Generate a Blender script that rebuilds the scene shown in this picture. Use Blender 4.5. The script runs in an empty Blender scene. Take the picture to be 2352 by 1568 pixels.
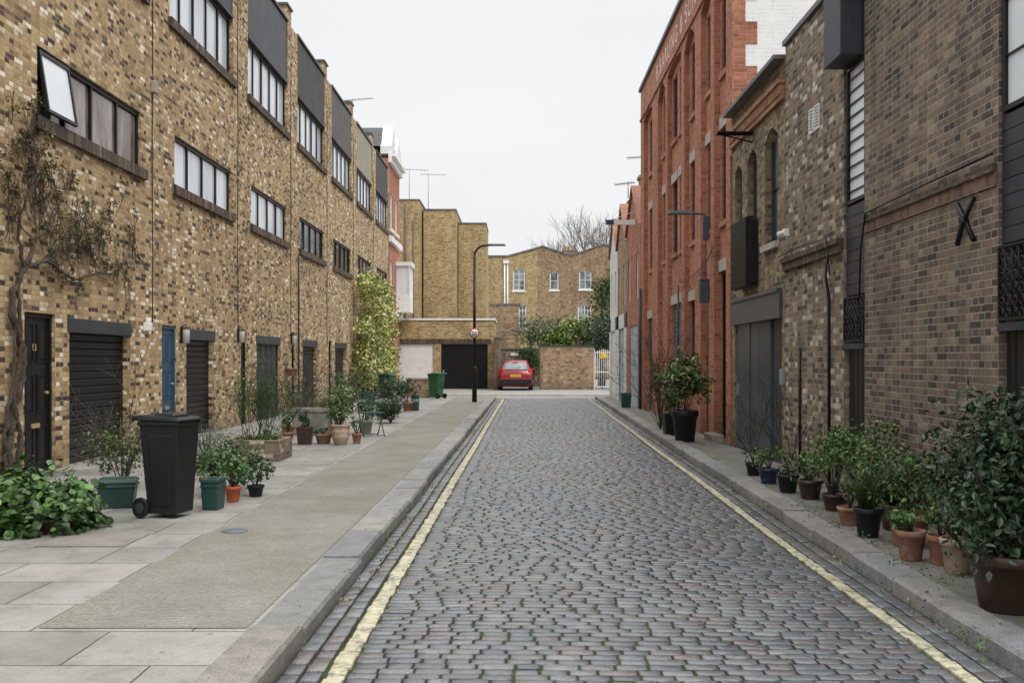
import bpy, math, random
import numpy as np
from mathutils import Vector, Matrix, Euler
R=random.Random(7); rng=np.random.default_rng(7)
sc=bpy.context.scene
COL=sc.collection
sc.view_settings.view_transform='Standard'
sc.view_settings.look='None'
sc.view_settings.exposure=0

# ------------------------------------------------------------------ materials
def newmat(name):
    m=bpy.data.materials.new(name); m.use_nodes=True
    nt=m.node_tree; b=nt.nodes['Principled BSDF']
    return m,nt,b
def nd(nt,t,props=None,**ins):
    n=nt.nodes.new(t)
    for k,v in (props or {}).items(): setattr(n,k,v)
    for k,v in ins.items():
        k=k.replace('_',' ')
        s=n.inputs[int(k[1:])] if (k[0]=='i' and k[1:].isdigit()) else n.inputs[k]
        if isinstance(v,bpy.types.NodeSocket): nt.links.new(v,s)
        else: s.default_value=v
    return n
def math_(nt,op,a,b=None):
    n=nt.nodes.new('ShaderNodeMath'); n.operation=op
    for i,v in enumerate((a,b)):
        if v is None: continue
        if isinstance(v,bpy.types.NodeSocket): nt.links.new(v,n.inputs[i])
        else: n.inputs[i].default_value=v
    return n.outputs[0]
def mixc(nt,fac,a,b,bt='MIX'):
    n=nt.nodes.new('ShaderNodeMix'); n.data_type='RGBA'; n.blend_type=bt
    for i,v in ((0,fac),(6,a),(7,b)):
        if isinstance(v,bpy.types.NodeSocket): nt.links.new(v,n.inputs[i])
        else: n.inputs[i].default_value=(v if i==0 else (*v[:3],1))
    return n.outputs[2]
def ramp(nt,fac,stops,interp='LINEAR'):
    n=nt.nodes.new('ShaderNodeValToRGB'); cr=n.color_ramp; cr.interpolation=interp
    while len(cr.elements)<len(stops): cr.elements.new(0.5)
    for e,(p,c) in zip(cr.elements,stops):
        e.position=p; e.color=(*c[:3],1) if hasattr(c,'__len__') else (c,c,c,1)
    nt.links.new(fac,n.inputs[0]); return n.outputs[0]
def boxuv(nt):
    g=nt.nodes.new('ShaderNodeNewGeometry')
    p=nd(nt,'ShaderNodeSeparateXYZ',i0=g.outputs['Position'])
    n=nd(nt,'ShaderNodeSeparateXYZ',i0=g.outputs['True Normal'])
    fx=math_(nt,'GREATER_THAN',math_(nt,'ABSOLUTE',n.outputs[0]),0.6)
    fz=math_(nt,'GREATER_THAN',math_(nt,'ABSOLUTE',n.outputs[2]),0.75)
    def mx(f,a,b):
        k=nd(nt,'ShaderNodeMix'); 
        nt.links.new(f,k.inputs[0]); nt.links.new(a,k.inputs[2]); nt.links.new(b,k.inputs[3]); return k.outputs[0]
    u=mx(fx,p.outputs[0],p.outputs[1]); v=mx(fz,p.outputs[2],p.outputs[1])
    c=nd(nt,'ShaderNodeCombineXYZ',i0=u,i1=v,i2=0.0)
    return c.outputs[0],g.outputs['Position'],p
def noise(nt,vec,scale,detail=4,rough=0.6):
    return nd(nt,'ShaderNodeTexNoise',Vector=vec,Scale=scale,Detail=float(detail),Roughness=rough).outputs['Fac']

def brick_mat(name,stops,mortar,bw=.215,bh=.066,ms=.006,bump=.6,stain=.4,gain=1.2,sq=.52,grain=.55,low_=.5,soot=.3,blot=.4,bwt=.9,mf=.85):
    m,nt,b=newmat(name)
    uv,pos,sep=boxuv(nt)
    nz=nd(nt,'ShaderNodeTexNoise',Vector=pos,Scale=11.0,Detail=2.0)
    off=nd(nt,'ShaderNodeVectorMath',{'operation':'MULTIPLY_ADD'},i0=nz.outputs['Color'],i1=(.011,.011,0),i2=uv).outputs[0]
    br=nd(nt,'ShaderNodeTexBrick',{'squash':sq,'squash_frequency':2},Vector=off,Color1=(0,0,0,1),Color2=(1,1,1,1),Mortar=(0,0,0,1),Scale=1.0,Mortar_Size=ms,Mortar_Smooth=.4,Bias=0.0,Brick_Width=bw,Row_Height=bh)
    # tint = per-brick random value pulled about by clustered noise at two sizes
    big=noise(nt,pos,.9,3); med=noise(nt,pos,4.5,3,.7)
    tint=math_(nt,'ADD',math_(nt,'MULTIPLY',br.outputs['Color'],bwt),math_(nt,'MULTIPLY',math_(nt,'SUBTRACT',big,.5-(1-bwt)*.5/.45),.45))
    tint=math_(nt,'ADD',tint,math_(nt,'MULTIPLY',math_(nt,'SUBTRACT',med,.5),blot))
    c=ramp(nt,tint,stops)
    mid=noise(nt,pos,24,5,.7)
    c=mixc(nt,grain,c,ramp(nt,mid,[(.25,.4),(.55,1.0),(.8,1.4)]),'MULTIPLY')
    mc=mixc(nt,1.0,mortar,ramp(nt,noise(nt,pos,5,4),[(.3,.65),(.7,1.2)]),'MULTIPLY')
    c=mixc(nt,math_(nt,'MULTIPLY',br.outputs['Fac'],mf),c,mc)
    st=noise(nt,nd(nt,'ShaderNodeVectorMath',{'operation':'MULTIPLY'},i0=pos,i1=(1,1,.35)).outputs[0],1.3,6,.65)
    c=mixc(nt,stain,c,ramp(nt,st,[(.3,.45),(.5,1.0),(.75,1.2)]),'MULTIPLY')
    sk=noise(nt,nd(nt,'ShaderNodeVectorMath',{'operation':'MULTIPLY'},i0=pos,i1=(2.2,2.2,.25)).outputs[0],1.6,5,.7)
    c=mixc(nt,soot,c,ramp(nt,sk,[(.38,.45),(.55,1.0)]),'MULTIPLY')
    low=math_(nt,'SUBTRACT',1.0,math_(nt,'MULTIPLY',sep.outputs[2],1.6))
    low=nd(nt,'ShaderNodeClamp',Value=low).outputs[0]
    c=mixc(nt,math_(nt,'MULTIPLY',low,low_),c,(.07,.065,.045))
    c=mixc(nt,1.0,c,(gain,gain,gain),'MULTIPLY')
    nt.links.new(c,b.inputs['Base Color']); b.inputs['Roughness'].default_value=.88
    h=math_(nt,'ADD',math_(nt,'SUBTRACT',1.0,br.outputs['Fac']),math_(nt,'MULTIPLY',mid,.7))
    h=math_(nt,'ADD',h,math_(nt,'MULTIPLY',br.outputs['Color'],.35))
    bp=nd(nt,'ShaderNodeBump',Strength=bump,Distance=.012,Height=h)
    nt.links.new(bp.outputs[0],b.inputs['Normal'])
    return m
def rough_mat(name,c1,c2,scale=6,rough=.8,bump=.3,dist=.01,spec=.5,detail=6,c3=None,s3=.8):
    m,nt,b=newmat(name)
    g=nt.nodes.new('ShaderNodeNewGeometry'); pos=g.outputs['Position']
    n=noise(nt,pos,scale,detail,.65)
    c=ramp(nt,n,[(.3,c1),(.7,c2)])
    if c3:
        c=mixc(nt,ramp(nt,noise(nt,pos,s3,5,.7),[(.48,0.0),(.66,.8)]),c,c3)
    nt.links.new(c,b.inputs['Base Color']); b.inputs['Roughness'].default_value=rough
    b.inputs['Specular IOR Level'].default_value=spec
    if bump:
        n2=noise(nt,pos,scale*5,5,.7)
        bp=nd(nt,'ShaderNodeBump',Strength=bump,Distance=dist,Height=n2)
        nt.links.new(bp.outputs[0],b.inputs['Normal'])
    return m
def attr_mat(name,rough=.5,nscale=12,bump=.4,dist=.01,lo=.55,hi=1.3,moss=None,spec=.5,speck=0,rv=(.12,.15),gain=1.0):
    m,nt,b=newmat(name)
    g=nt.nodes.new('ShaderNodeNewGeometry'); pos=g.outputs['Position']
    a=nd(nt,'ShaderNodeAttribute',{'attribute_name':'Col'})
    n=noise(nt,pos,nscale,6,.7)
    c=mixc(nt,1.0,a.outputs['Color'],ramp(nt,n,[(.3,lo*gain),(.7,hi*gain)]),'MULTIPLY')
    if moss:
        c=mixc(nt,ramp(nt,noise(nt,pos,moss[1],5,.7),[(moss[2],0.0),(moss[2]+.15,.8)]),c,moss[0])
    if speck:
        c=mixc(nt,speck,c,ramp(nt,noise(nt,pos,140,2,.5),[(.35,.5),(.6,1.35)]),'MULTIPLY')
    nt.links.new(c,b.inputs['Base Color'])
    b.inputs['Roughness'].default_value=rough; b.inputs['Specular IOR Level'].default_value=spec
    r=nd(nt,'ShaderNodeMapRange',Value=noise(nt,pos,1.4,4),To_Min=rough-rv[0],To_Max=rough+rv[1],From_Min=.3,From_Max=.7)
    nt.links.new(r.outputs[0],b.inputs['Roughness'])
    if bump:
        bp=nd(nt,'ShaderNodeBump',Strength=bump,Distance=dist,Height=noise(nt,pos,nscale*4,4,.6))
        nt.links.new(bp.outputs[0],b.inputs['Normal'])
    return m
def glass_mat(name,c1,c2,scale=1.2,rough=.06):
    m,nt,b=newmat(name)
    g=nt.nodes.new('ShaderNodeNewGeometry'); pos=g.outputs['Position']
    st=nd(nt,'ShaderNodeVectorMath',{'operation':'MULTIPLY'},i0=pos,i1=(1.5,1.5,.5)).outputs[0]
    c=ramp(nt,noise(nt,st,scale,3),[(.38,c1),(.62,c2)])
    nt.links.new(c,b.inputs['Base Color']); b.inputs['Roughness'].default_value=rough
    b.inputs['Specular IOR Level'].default_value=.8
    bp=nd(nt,'ShaderNodeBump',Strength=.05,Distance=.05,Height=noise(nt,pos,.9,1))
    nt.links.new(bp.outputs[0],b.inputs['Normal'])
    return m

M={}
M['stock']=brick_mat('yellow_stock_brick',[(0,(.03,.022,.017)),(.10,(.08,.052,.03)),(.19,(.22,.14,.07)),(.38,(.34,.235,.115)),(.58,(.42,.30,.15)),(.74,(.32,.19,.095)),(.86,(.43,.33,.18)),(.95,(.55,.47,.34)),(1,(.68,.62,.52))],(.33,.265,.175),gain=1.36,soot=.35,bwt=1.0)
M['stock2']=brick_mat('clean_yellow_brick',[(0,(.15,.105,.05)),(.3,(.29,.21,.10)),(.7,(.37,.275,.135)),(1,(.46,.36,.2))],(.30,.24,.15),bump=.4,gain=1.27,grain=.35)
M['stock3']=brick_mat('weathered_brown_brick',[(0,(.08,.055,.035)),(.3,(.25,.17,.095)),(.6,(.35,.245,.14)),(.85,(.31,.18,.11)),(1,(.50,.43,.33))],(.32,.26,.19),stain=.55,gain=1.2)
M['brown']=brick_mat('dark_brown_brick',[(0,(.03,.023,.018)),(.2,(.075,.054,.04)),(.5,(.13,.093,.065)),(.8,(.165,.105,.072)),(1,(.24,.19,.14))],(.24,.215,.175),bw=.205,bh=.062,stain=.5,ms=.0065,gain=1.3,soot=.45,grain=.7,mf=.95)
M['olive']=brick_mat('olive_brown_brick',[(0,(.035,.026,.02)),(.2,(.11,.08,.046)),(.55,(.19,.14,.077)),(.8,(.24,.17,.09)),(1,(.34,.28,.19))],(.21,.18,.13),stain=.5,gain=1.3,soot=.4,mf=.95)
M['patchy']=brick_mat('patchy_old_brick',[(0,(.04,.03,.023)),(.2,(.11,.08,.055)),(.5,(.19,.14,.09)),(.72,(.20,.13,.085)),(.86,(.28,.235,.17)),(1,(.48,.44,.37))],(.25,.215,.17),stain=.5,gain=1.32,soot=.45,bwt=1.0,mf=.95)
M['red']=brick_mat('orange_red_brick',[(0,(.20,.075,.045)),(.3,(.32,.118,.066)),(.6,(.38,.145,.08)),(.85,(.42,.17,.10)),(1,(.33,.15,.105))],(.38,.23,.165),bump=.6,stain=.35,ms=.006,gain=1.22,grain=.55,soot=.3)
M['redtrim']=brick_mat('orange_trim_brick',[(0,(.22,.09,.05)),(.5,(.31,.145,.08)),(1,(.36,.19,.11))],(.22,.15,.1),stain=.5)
M['bandbrick']=brick_mat('reddish_brown_band_brick',[(0,(.09,.05,.035)),(.5,(.15,.082,.055)),(1,(.19,.12,.08))],(.15,.12,.09),bw=.078,bh=.24,stain=.6,sq=1.0)
M['darkbrick']=brick_mat('dark_sill_brick',[(0,(.03,.024,.02)),(.5,(.075,.052,.036)),(.85,(.13,.085,.055)),(1,(.2,.14,.09))],(.12,.095,.07),bw=.078,bh=.30,sq=1.0)
M['whitebrick']=brick_mat('white_painted_brick',[(0,(.80,.80,.79)),(1,(.84,.84,.83))],(.78,.78,.77),stain=.05,bump=.18,gain=1.0,grain=.05,soot=.03)
M['stone']=rough_mat('stone_trim',(.33,.31,.27),(.48,.45,.40),5)
M['whitepaint']=rough_mat('white_paint',(.70,.70,.68),(.82,.82,.81),3,rough=.5,bump=.08)
M['render']=rough_mat('pale_render',(.60,.61,.61),(.74,.74,.74),2,rough=.7)
M['blackpaint']=rough_mat('black_paint',(.006,.006,.007),(.014,.014,.016),4,rough=.42,bump=.08,dist=.003,spec=.3)
M['greypaint']=rough_mat('charcoal_paint',(.028,.032,.038),(.05,.056,.064),4,rough=.45,bump=.06,dist=.003,spec=.35)
M['bluegrey2']=rough_mat('cool_grey_metal_paint',(.046,.054,.066),(.075,.085,.10),4,rough=.4,bump=.05,dist=.003)
M['slate']=rough_mat('dark_slate_cladding',(.018,.021,.028),(.045,.05,.06),2.5,rough=.5,bump=.15,dist=.004,spec=.4)
M['darkrender']=rough_mat('dark_cement_render',(.045,.045,.045),(.085,.083,.08),3,rough=.85,bump=.2)
M['greyrender']=rough_mat('grey_cement_render',(.08,.08,.08),(.13,.128,.125),3,rough=.85,bump=.2)
M['beigerender']=rough_mat('beige_cement_render',(.26,.24,.19),(.36,.33,.26),2,rough=.85,bump=.2)
M['bluepaint']=rough_mat('blue_door_paint',(.022,.062,.105),(.034,.085,.14),3,rough=.45,bump=.05)
M['paleblue']=rough_mat('pale_blue_paint',(.32,.43,.47),(.42,.53,.57),2,rough=.5,bump=.08)
M['bluegrey']=rough_mat('blue_grey_paint',(.085,.11,.14),(.12,.15,.18),3,rough=.5,bump=.08)
M['lead']=rough_mat('roof_lead',(.08,.085,.09),(.16,.16,.17),2,rough=.6)
M['metal']=rough_mat('galvanised_metal',(.22,.23,.24),(.32,.33,.34),8,rough=.4,bump=.05)
M['brass']=rough_mat('brass',(.35,.25,.10),(.45,.33,.15),8,rough=.3,bump=.02)
M['terra']=rough_mat('terracotta',(.22,.09,.05),(.33,.15,.085),6,rough=.85,bump=.2,c3=(.32,.25,.19),s3=9)
M['terrapale']=rough_mat('pale_terracotta',(.33,.22,.15),(.45,.34,.26),6,rough=.85,bump=.2,c3=(.16,.14,.10),s3=7)
M['orangepot']=rough_mat('orange_plastic',(.38,.08,.03),(.46,.11,.04),6,rough=.5,bump=.05)
M['brownpot']=rough_mat('glazed_dark_brown',(.03,.016,.011),(.06,.03,.02),5,rough=.35,bump=.05)
M['blackpot']=rough_mat('black_plastic',(.009,.010,.011),(.016,.017,.019),9,rough=.45,bump=.1,dist=.002,spec=.3)
M['bluepot']=rough_mat('navy_glaze',(.012,.02,.045),(.02,.035,.07),9,rough=.25,bump=.05)
M['greyplant']=rough_mat('weathered_trough_stone',(.16,.16,.14),(.28,.27,.23),7,rough=.9,c3=(.08,.1,.05))
M['greenplastic']=rough_mat('dark_green_plastic',(.010,.05,.035),(.018,.075,.05),6,rough=.45,bump=.05)
M['bingreen']=rough_mat('green_bin_plastic',(.02,.085,.03),(.03,.11,.045),6,rough=.4,bump=.05)
M['teal']=rough_mat('teal_box_plastic',(.012,.045,.040),(.022,.065,.056),6,rough=.45,bump=.05)
M['soil']=rough_mat('soil',(.02,.015,.01),(.05,.035,.022),20,rough=.95,bump=.8)
M['bark']=rough_mat('bark',(.05,.04,.03),(.13,.105,.085),18,rough=.95,bump=1.0)
M['vinebark']=rough_mat('flaky_vine_bark',(.05,.038,.028),(.16,.125,.095),26,rough=.95,bump=1.0,dist=.03)
M['barkdark']=rough_mat('dark_bark',(.035,.028,.022),(.08,.062,.05),22,rough=.95,bump=1.0)
M['farbark']=rough_mat('pale_bark',(.13,.12,.115),(.22,.20,.19),6,rough=.95)
M['carred']=rough_mat('red_car_paint',(.20,.006,.014),(.24,.008,.018),1,rough=.22,bump=0)
M['redlens']=rough_mat('red_lens',(.45,.01,.01),(.5,.02,.015),1,rough=.15,bump=0)
M['yellowplate']=rough_mat('yellow_plate',(.75,.48,.02),(.78,.52,.03),1,rough=.4,bump=0)
M['signred']=rough_mat('sign_red',(.5,.01,.01),(.55,.015,.015),1,rough=.4,bump=0)
M['navy']=rough_mat('navy_paint',(.02,.05,.12),(.03,.06,.15),2,rough=.4,bump=0)
M['letter']=rough_mat('faded_white_lettering',(.55,.46,.41),(.80,.76,.72),14,rough=.8,bump=.1)
M['glasspale']=glass_mat('pale_glass_painted_sky',(.50,.55,.60),(.70,.75,.79),.9,.10)  # bluish-white sky reflection is put into the base colour
M['palepane']=rough_mat('pale_rough_pane',(.66,.70,.74),(.78,.81,.84),1.2,rough=.3,bump=0)  # plain pale tone for the open casement and bay panes
M['glassdark']=glass_mat('dark_glass',(.012,.015,.017),(.06,.065,.07),.8)
M['glassmid']=glass_mat('grey_glass',(.04,.05,.055),(.26,.29,.32),1.1)
M['glasscurtainrefl']=glass_mat('glass_curtains_painted_reflection',(.09,.045,.035),(.33,.29,.26),1.5)  # curtains plus the red building's reflection, both painted into the tint
M['leaf']=attr_mat('leaf_green',rough=.42,nscale=30,bump=0,lo=.75,hi=1.2)
M['leafmatt']=attr_mat('leaf_matt',rough=.75,nscale=30,bump=0,lo=.75,hi=1.2,spec=.3)
M['leafgrass']=rough_mat('grassy_blades',(.04,.075,.02),(.08,.13,.035),9,rough=.6,bump=0)
M['sett']=attr_mat('wet_granite_sett',rough=.27,nscale=18,bump=.5,dist=.004,lo=.7,hi=1.25,speck=.6,moss=((.06,.06,.04),1.0,.60),rv=(.09,.16),spec=.6)
M['kerb']=attr_mat('granite_kerb',rough=.6,nscale=7,bump=.5,dist=.006,lo=.7,hi=1.2,speck=.9,moss=((.10,.10,.065),1.6,.60))
def bed():
    m,nt,b=newmat('mossy_joints')
    g=nt.nodes.new('ShaderNodeNewGeometry'); pos=g.outputs['Position']
    c=ramp(nt,noise(nt,pos,1.9,6,.75),[(.36,(.035,.032,.026)),(.48,(.045,.042,.03)),(.56,(.05,.068,.02)),(.7,(.07,.11,.022))])
    nt.links.new(c,b.inputs['Base Color']); b.inputs['Roughness'].default_value=.95; b.inputs['Specular IOR Level'].default_value=.15
    bp=nd(nt,'ShaderNodeBump',Strength=1.0,Distance=.01,Height=noise(nt,pos,90,4)); nt.links.new(bp.outputs[0],b.inputs['Normal'])
    return m
M['bed']=bed()
def yel():
    m,nt,b=newmat('worn_yellow_paint')
    g=nt.nodes.new('ShaderNodeNewGeometry'); pos=g.outputs['Position']
    a=ramp(nt,noise(nt,pos,12,8,.8),[(.42,0.0),(.52,1.0)])
    y=ramp(nt,noise(nt,pos,2.5,5),[(.3,(.42,.39,.25)),(.7,(.56,.53,.38))])
    c=mixc(nt,a,(.18,.17,.14),y)
    nt.links.new(c,b.inputs['Base Color']); b.inputs['Roughness'].default_value=.6
    bp=nd(nt,'ShaderNodeBump',Strength=.6,Distance=.006,Height=noise(nt,pos,70,4)); nt.links.new(bp.outputs[0],b.inputs['Normal'])
    return m
M['yellow']=yel()
def paving():
    m,nt,b=newmat('concrete_paving_slabs')
    g=nt.nodes.new('ShaderNodeNewGeometry'); pos=g.outputs['Position']
    nz=nd(nt,'ShaderNodeTexNoise',Vector=pos,Scale=6.0)
    off=nd(nt,'ShaderNodeVectorMath',{'operation':'MULTIPLY_ADD'},i0=nz.outputs['Color'],i1=(.015,.015,0),i2=pos).outputs[0]
    br=nd(nt,'ShaderNodeTexBrick',Vector=off,Color1=(0,0,0,1),Color2=(1,1,1,1),Mortar=(0,0,0,1),Scale=1.0,Mortar_Size=.006,Mortar_Smooth=.2,Brick_Width=.88,Row_Height=.60)
    c=ramp(nt,br.outputs['Color'],[(0,(.225,.218,.205)),(.5,(.275,.265,.248)),(1,(.32,.306,.284))])
    c=mixc(nt,.95,c,ramp(nt,noise(nt,pos,3.2,7,.75),[(.3,.62),(.5,1.0),(.75,1.15)]),'MULTIPLY')
    c=mixc(nt,.7,c,ramp(nt,noise(nt,pos,60,4,.75),[(.3,.72),(.7,1.22)]),'MULTIPLY')
    c=mixc(nt,ramp(nt,noise(nt,pos,.7,6,.7),[(.50,0.0),(.72,.55)]),c,(.14,.14,.10))
    vo=nd(nt,'ShaderNodeTexVoronoi',Vector=pos,Scale=3.2).outputs['Distance']
    c=mixc(nt,ramp(nt,vo,[(.045,.55),(.07,0.0)]),c,(.10,.095,.085))
    j=ramp(nt,noise(nt,pos,2.2,4),[(.45,(.06,.053,.042)),(.6,(.07,.085,.03))])
    c=mixc(nt,br.outputs['Fac'],c,j)
    nt.links.new(c,b.inputs['Base Color'])
    r=nd(nt,'ShaderNodeMapRange',Value=noise(nt,pos,1.2,4),To_Min=.40,To_Max=.75,From_Min=.35,From_Max=.65); nt.links.new(r.outputs[0],b.inputs['Roughness'])
    h=math_(nt,'ADD',math_(nt,'MULTIPLY',math_(nt,'SUBTRACT',1.0,br.outputs['Fac']),1.0),math_(nt,'MULTIPLY',noise(nt,pos,80,5,.7),.35))
    h=math_(nt,'ADD',h,math_(nt,'MULTIPLY',br.outputs['Color'],.4))
    bp=nd(nt,'ShaderNodeBump',Strength=.6,Distance=.008,Height=h); nt.links.new(bp.outputs[0],b.inputs['Normal'])
    return m
M['paving']=paving()
def ribbed():
    m,nt,b=newmat('ribbed_concrete')
    g=nt.nodes.new('ShaderNodeNewGeometry'); pos=g.outputs['Position']
    w2=nd(nt,'ShaderNodeTexWave',{'wave_type':'BANDS','bands_direction':'Y'},Vector=pos,Scale=9.0,Distortion=4.5,Detail=3.0,Detail_Scale=2.6)
    c=ramp(nt,noise(nt,pos,2.2,7,.7),[(.25,(.21,.20,.17)),(.5,(.27,.257,.222)),(.75,(.33,.315,.275))])
    c=mixc(nt,ramp(nt,noise(nt,pos,.8,6,.7),[(.45,0.0),(.72,.65)]),c,(.175,.175,.10))
    c=mixc(nt,.4,c,ramp(nt,w2.outputs['Fac'],[(0,.5),(.6,1.05),(1,1.2)]),'MULTIPLY')
    c=mixc(nt,.9,c,ramp(nt,noise(nt,pos,45,5,.75),[(.3,.6),(.7,1.3)]),'MULTIPLY')
    nt.links.new(c,b.inputs['Base Color']); b.inputs['Roughness'].default_value=.8
    h=math_(nt,'ADD',w2.outputs['Fac'],math_(nt,'MULTIPLY',noise(nt,pos,50,4),1.3))
    bp=nd(nt,'ShaderNodeBump',Strength=.9,Distance=.01,Height=h); nt.links.new(bp.outputs[0],b.inputs['Normal'])
    return m
M['ribbed']=ribbed()
M['rpave']=rough_mat('mossy_worn_pavement',(.12,.115,.10),(.21,.198,.178),5,rough=.65,bump=.5,c3=(.08,.09,.04),s3=1.6)
M['apron']=rough_mat('worn_concrete_yard',(.20,.195,.18),(.29,.28,.255),1.5,rough=.75,bump=.3)
M['brownslab']=rough_mat('brownish_concrete_cover',(.19,.175,.15),(.26,.24,.21),4,rough=.8,bump=.3)
M['earth']=rough_mat('earth_ground',(.07,.065,.05),(.12,.115,.09),.6,rough=.9,c3=(.05,.07,.03))
M['rooffelt']=rough_mat('roof_felt',(.07,.07,.075),(.12,.12,.125),2,rough=.85)

# ------------------------------------------------------------------ mesh builder
class MB:
    def __init__(s): s.v=[];s.f=[];s.m=[];s.s=[]
    def poly(s,pts,m=0,sm=False):
        i=len(s.v); s.v+= [tuple(p) for p in pts]; s.f.append(tuple(range(i,i+len(pts)))); s.m.append(m); s.s.append(sm)
    def idx(s,vs,fs,m=0,sm=False):
        i=len(s.v); s.v+=[tuple(p) for p in vs]
        for f in fs: s.f.append(tuple(i+k for k in f)); s.m.append(m); s.s.append(sm)
    def box(s,x0,x1,y0,y1,z0,z1,m=0):
        s.frust((x0,x1,y0,y1),(x0,x1,y0,y1),z0,z1,m)
    def frust(s,b,t,z0,z1,m=0):
        vs=[(b[0],b[2],z0),(b[1],b[2],z0),(b[1],b[3],z0),(b[0],b[3],z0),(t[0],t[2],z1),(t[1],t[2],z1),(t[1],t[3],z1),(t[0],t[3],z1)]
        s.idx(vs,[(3,2,1,0),(4,5,6,7),(0,1,5,4),(1,2,6,5),(2,3,7,6),(3,0,4,7)],m)
    def tube(s,pts,rad,n=6,m=0,caps=True,sm=True):
        pts=[Vector(p) for p in pts]
        if not hasattr(rad,'__len__'): rad=[rad]*len(pts)
        base=len(s.v); prev=None
        for i,p in enumerate(pts):
            d=(pts[min(i+1,len(pts)-1)]-pts[max(i-1,0)])
            if d.length<1e-9: d=Vector((0,0,1))
            d.normalize()
            if prev is None: a=d.orthogonal().normalized()
            else:
                a=(prev-d*prev.dot(d))
                a=a.normalized() if a.length>1e-6 else d.orthogonal().normalized()
            prev=a; b=d.cross(a)
            for k in range(n):
                t=2*math.pi*k/n+.4
                s.v.append(tuple(p+(a*math.cos(t)+b*math.sin(t))*rad[i]))
        for i in range(len(pts)-1):
            for k in range(n):
                a0=base+i*n+k; a1=base+i*n+(k+1)%n
                s.f.append((a0,a1,a1+n,a0+n)); s.m.append(m); s.s.append(sm)
        if caps:
            s.f.append(tuple(base+k for k in range(n-1,-1,-1))); s.m.append(m); s.s.append(False)
            e=base+(len(pts)-1)*n
            s.f.append(tuple(e+k for k in range(n))); s.m.append(m); s.s.append(False)
    def cyl(s,p0,p1,r,r1=None,n=14,m=0):
        s.tube([p0,p1],[r,r if r1 is None else r1],n,m)
    def lathe(s,prof,c=(0,0,0),n=20,m=0):
        base=len(s.v)
        for (r,z) in prof:
            for k in range(n):
                t=2*math.pi*k/n; s.v.append((c[0]+r*math.cos(t),c[1]+r*math.sin(t),c[2]+z))
        for i in range(len(prof)-1):
            for k in range(n):
                a0=base+i*n+k;a1=base+i*n+(k+1)%n
                s.f.append((a0,a1,a1+n,a0+n)); s.m.append(m); s.s.append(True)
    def obj(s,name,mats,parent=None,loc=(0,0,0),rot=(0,0,0),bevel=0,seg=2):
        me=bpy.data.meshes.new(name); me.from_pydata(s.v,[],s.f)
        for mm in (mats if isinstance(mats,(list,tuple)) else [mats]): me.materials.append(M[mm] if isinstance(mm,str) else mm)
        me.polygons.foreach_set('material_index',s.m); me.polygons.foreach_set('use_smooth',s.s); me.update()
        o=bpy.data.objects.new(name,me); COL.objects.link(o); o.location=loc; o.rotation_euler=rot
        if parent: o.parent=parent
        if bevel:
            b=o.modifiers.new('bevel','BEVEL'); b.width=bevel; b.segments=seg; b.limit_method='ANGLE'; b.angle_limit=.6
        return o
def thing(name,label,cat,loc=(0,0,0),rz=0,group=None,mesh=None):
    o=bpy.data.objects.new(name,None); COL.objects.link(o); o.location=loc; o.rotation_euler=(0,0,rz); o.empty_display_size=.3
    tag(o,label,cat,group); return o
def tag(o,label,cat,group=None):
    o['label']=label; o['category']=cat
    if group: o['group']=group
    return o
def struct(o): o['kind']='structure'; return o
def text_obj(s,size,mat,name,parent,loc,rot,ext=.004,spacing=1.0,align='LEFT'):
    cu=bpy.data.curves.new('t','FONT'); cu.body=s; cu.size=size; cu.extrude=ext; cu.space_character=spacing; cu.align_x=align
    t=bpy.data.objects.new('t',cu); COL.objects.link(t)
    dg=bpy.context.evaluated_depsgraph_get(); dg.update()
    me=bpy.data.meshes.new_from_object(t.evaluated_get(dg)); bpy.data.objects.remove(t)
    me.materials.clear(); me.materials.append(M[mat])
    o=bpy.data.objects.new(name,me); COL.objects.link(o); o.location=loc; o.rotation_euler=rot
    if parent: o.parent=parent
    return o
def ringop(mb,u0,u1,z0,z1,w,y0,y1,m=0):
    mb.box(u0,u1,y0,y1,z1-w,z1,m); mb.box(u0,u1,y0,y1,z0,z0+w,m)
    mb.box(u0,u0+w,y0,y1,z0+w,z1-w,m); mb.box(u1-w,u1,y0,y1,z0+w,z1-w,m)

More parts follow.
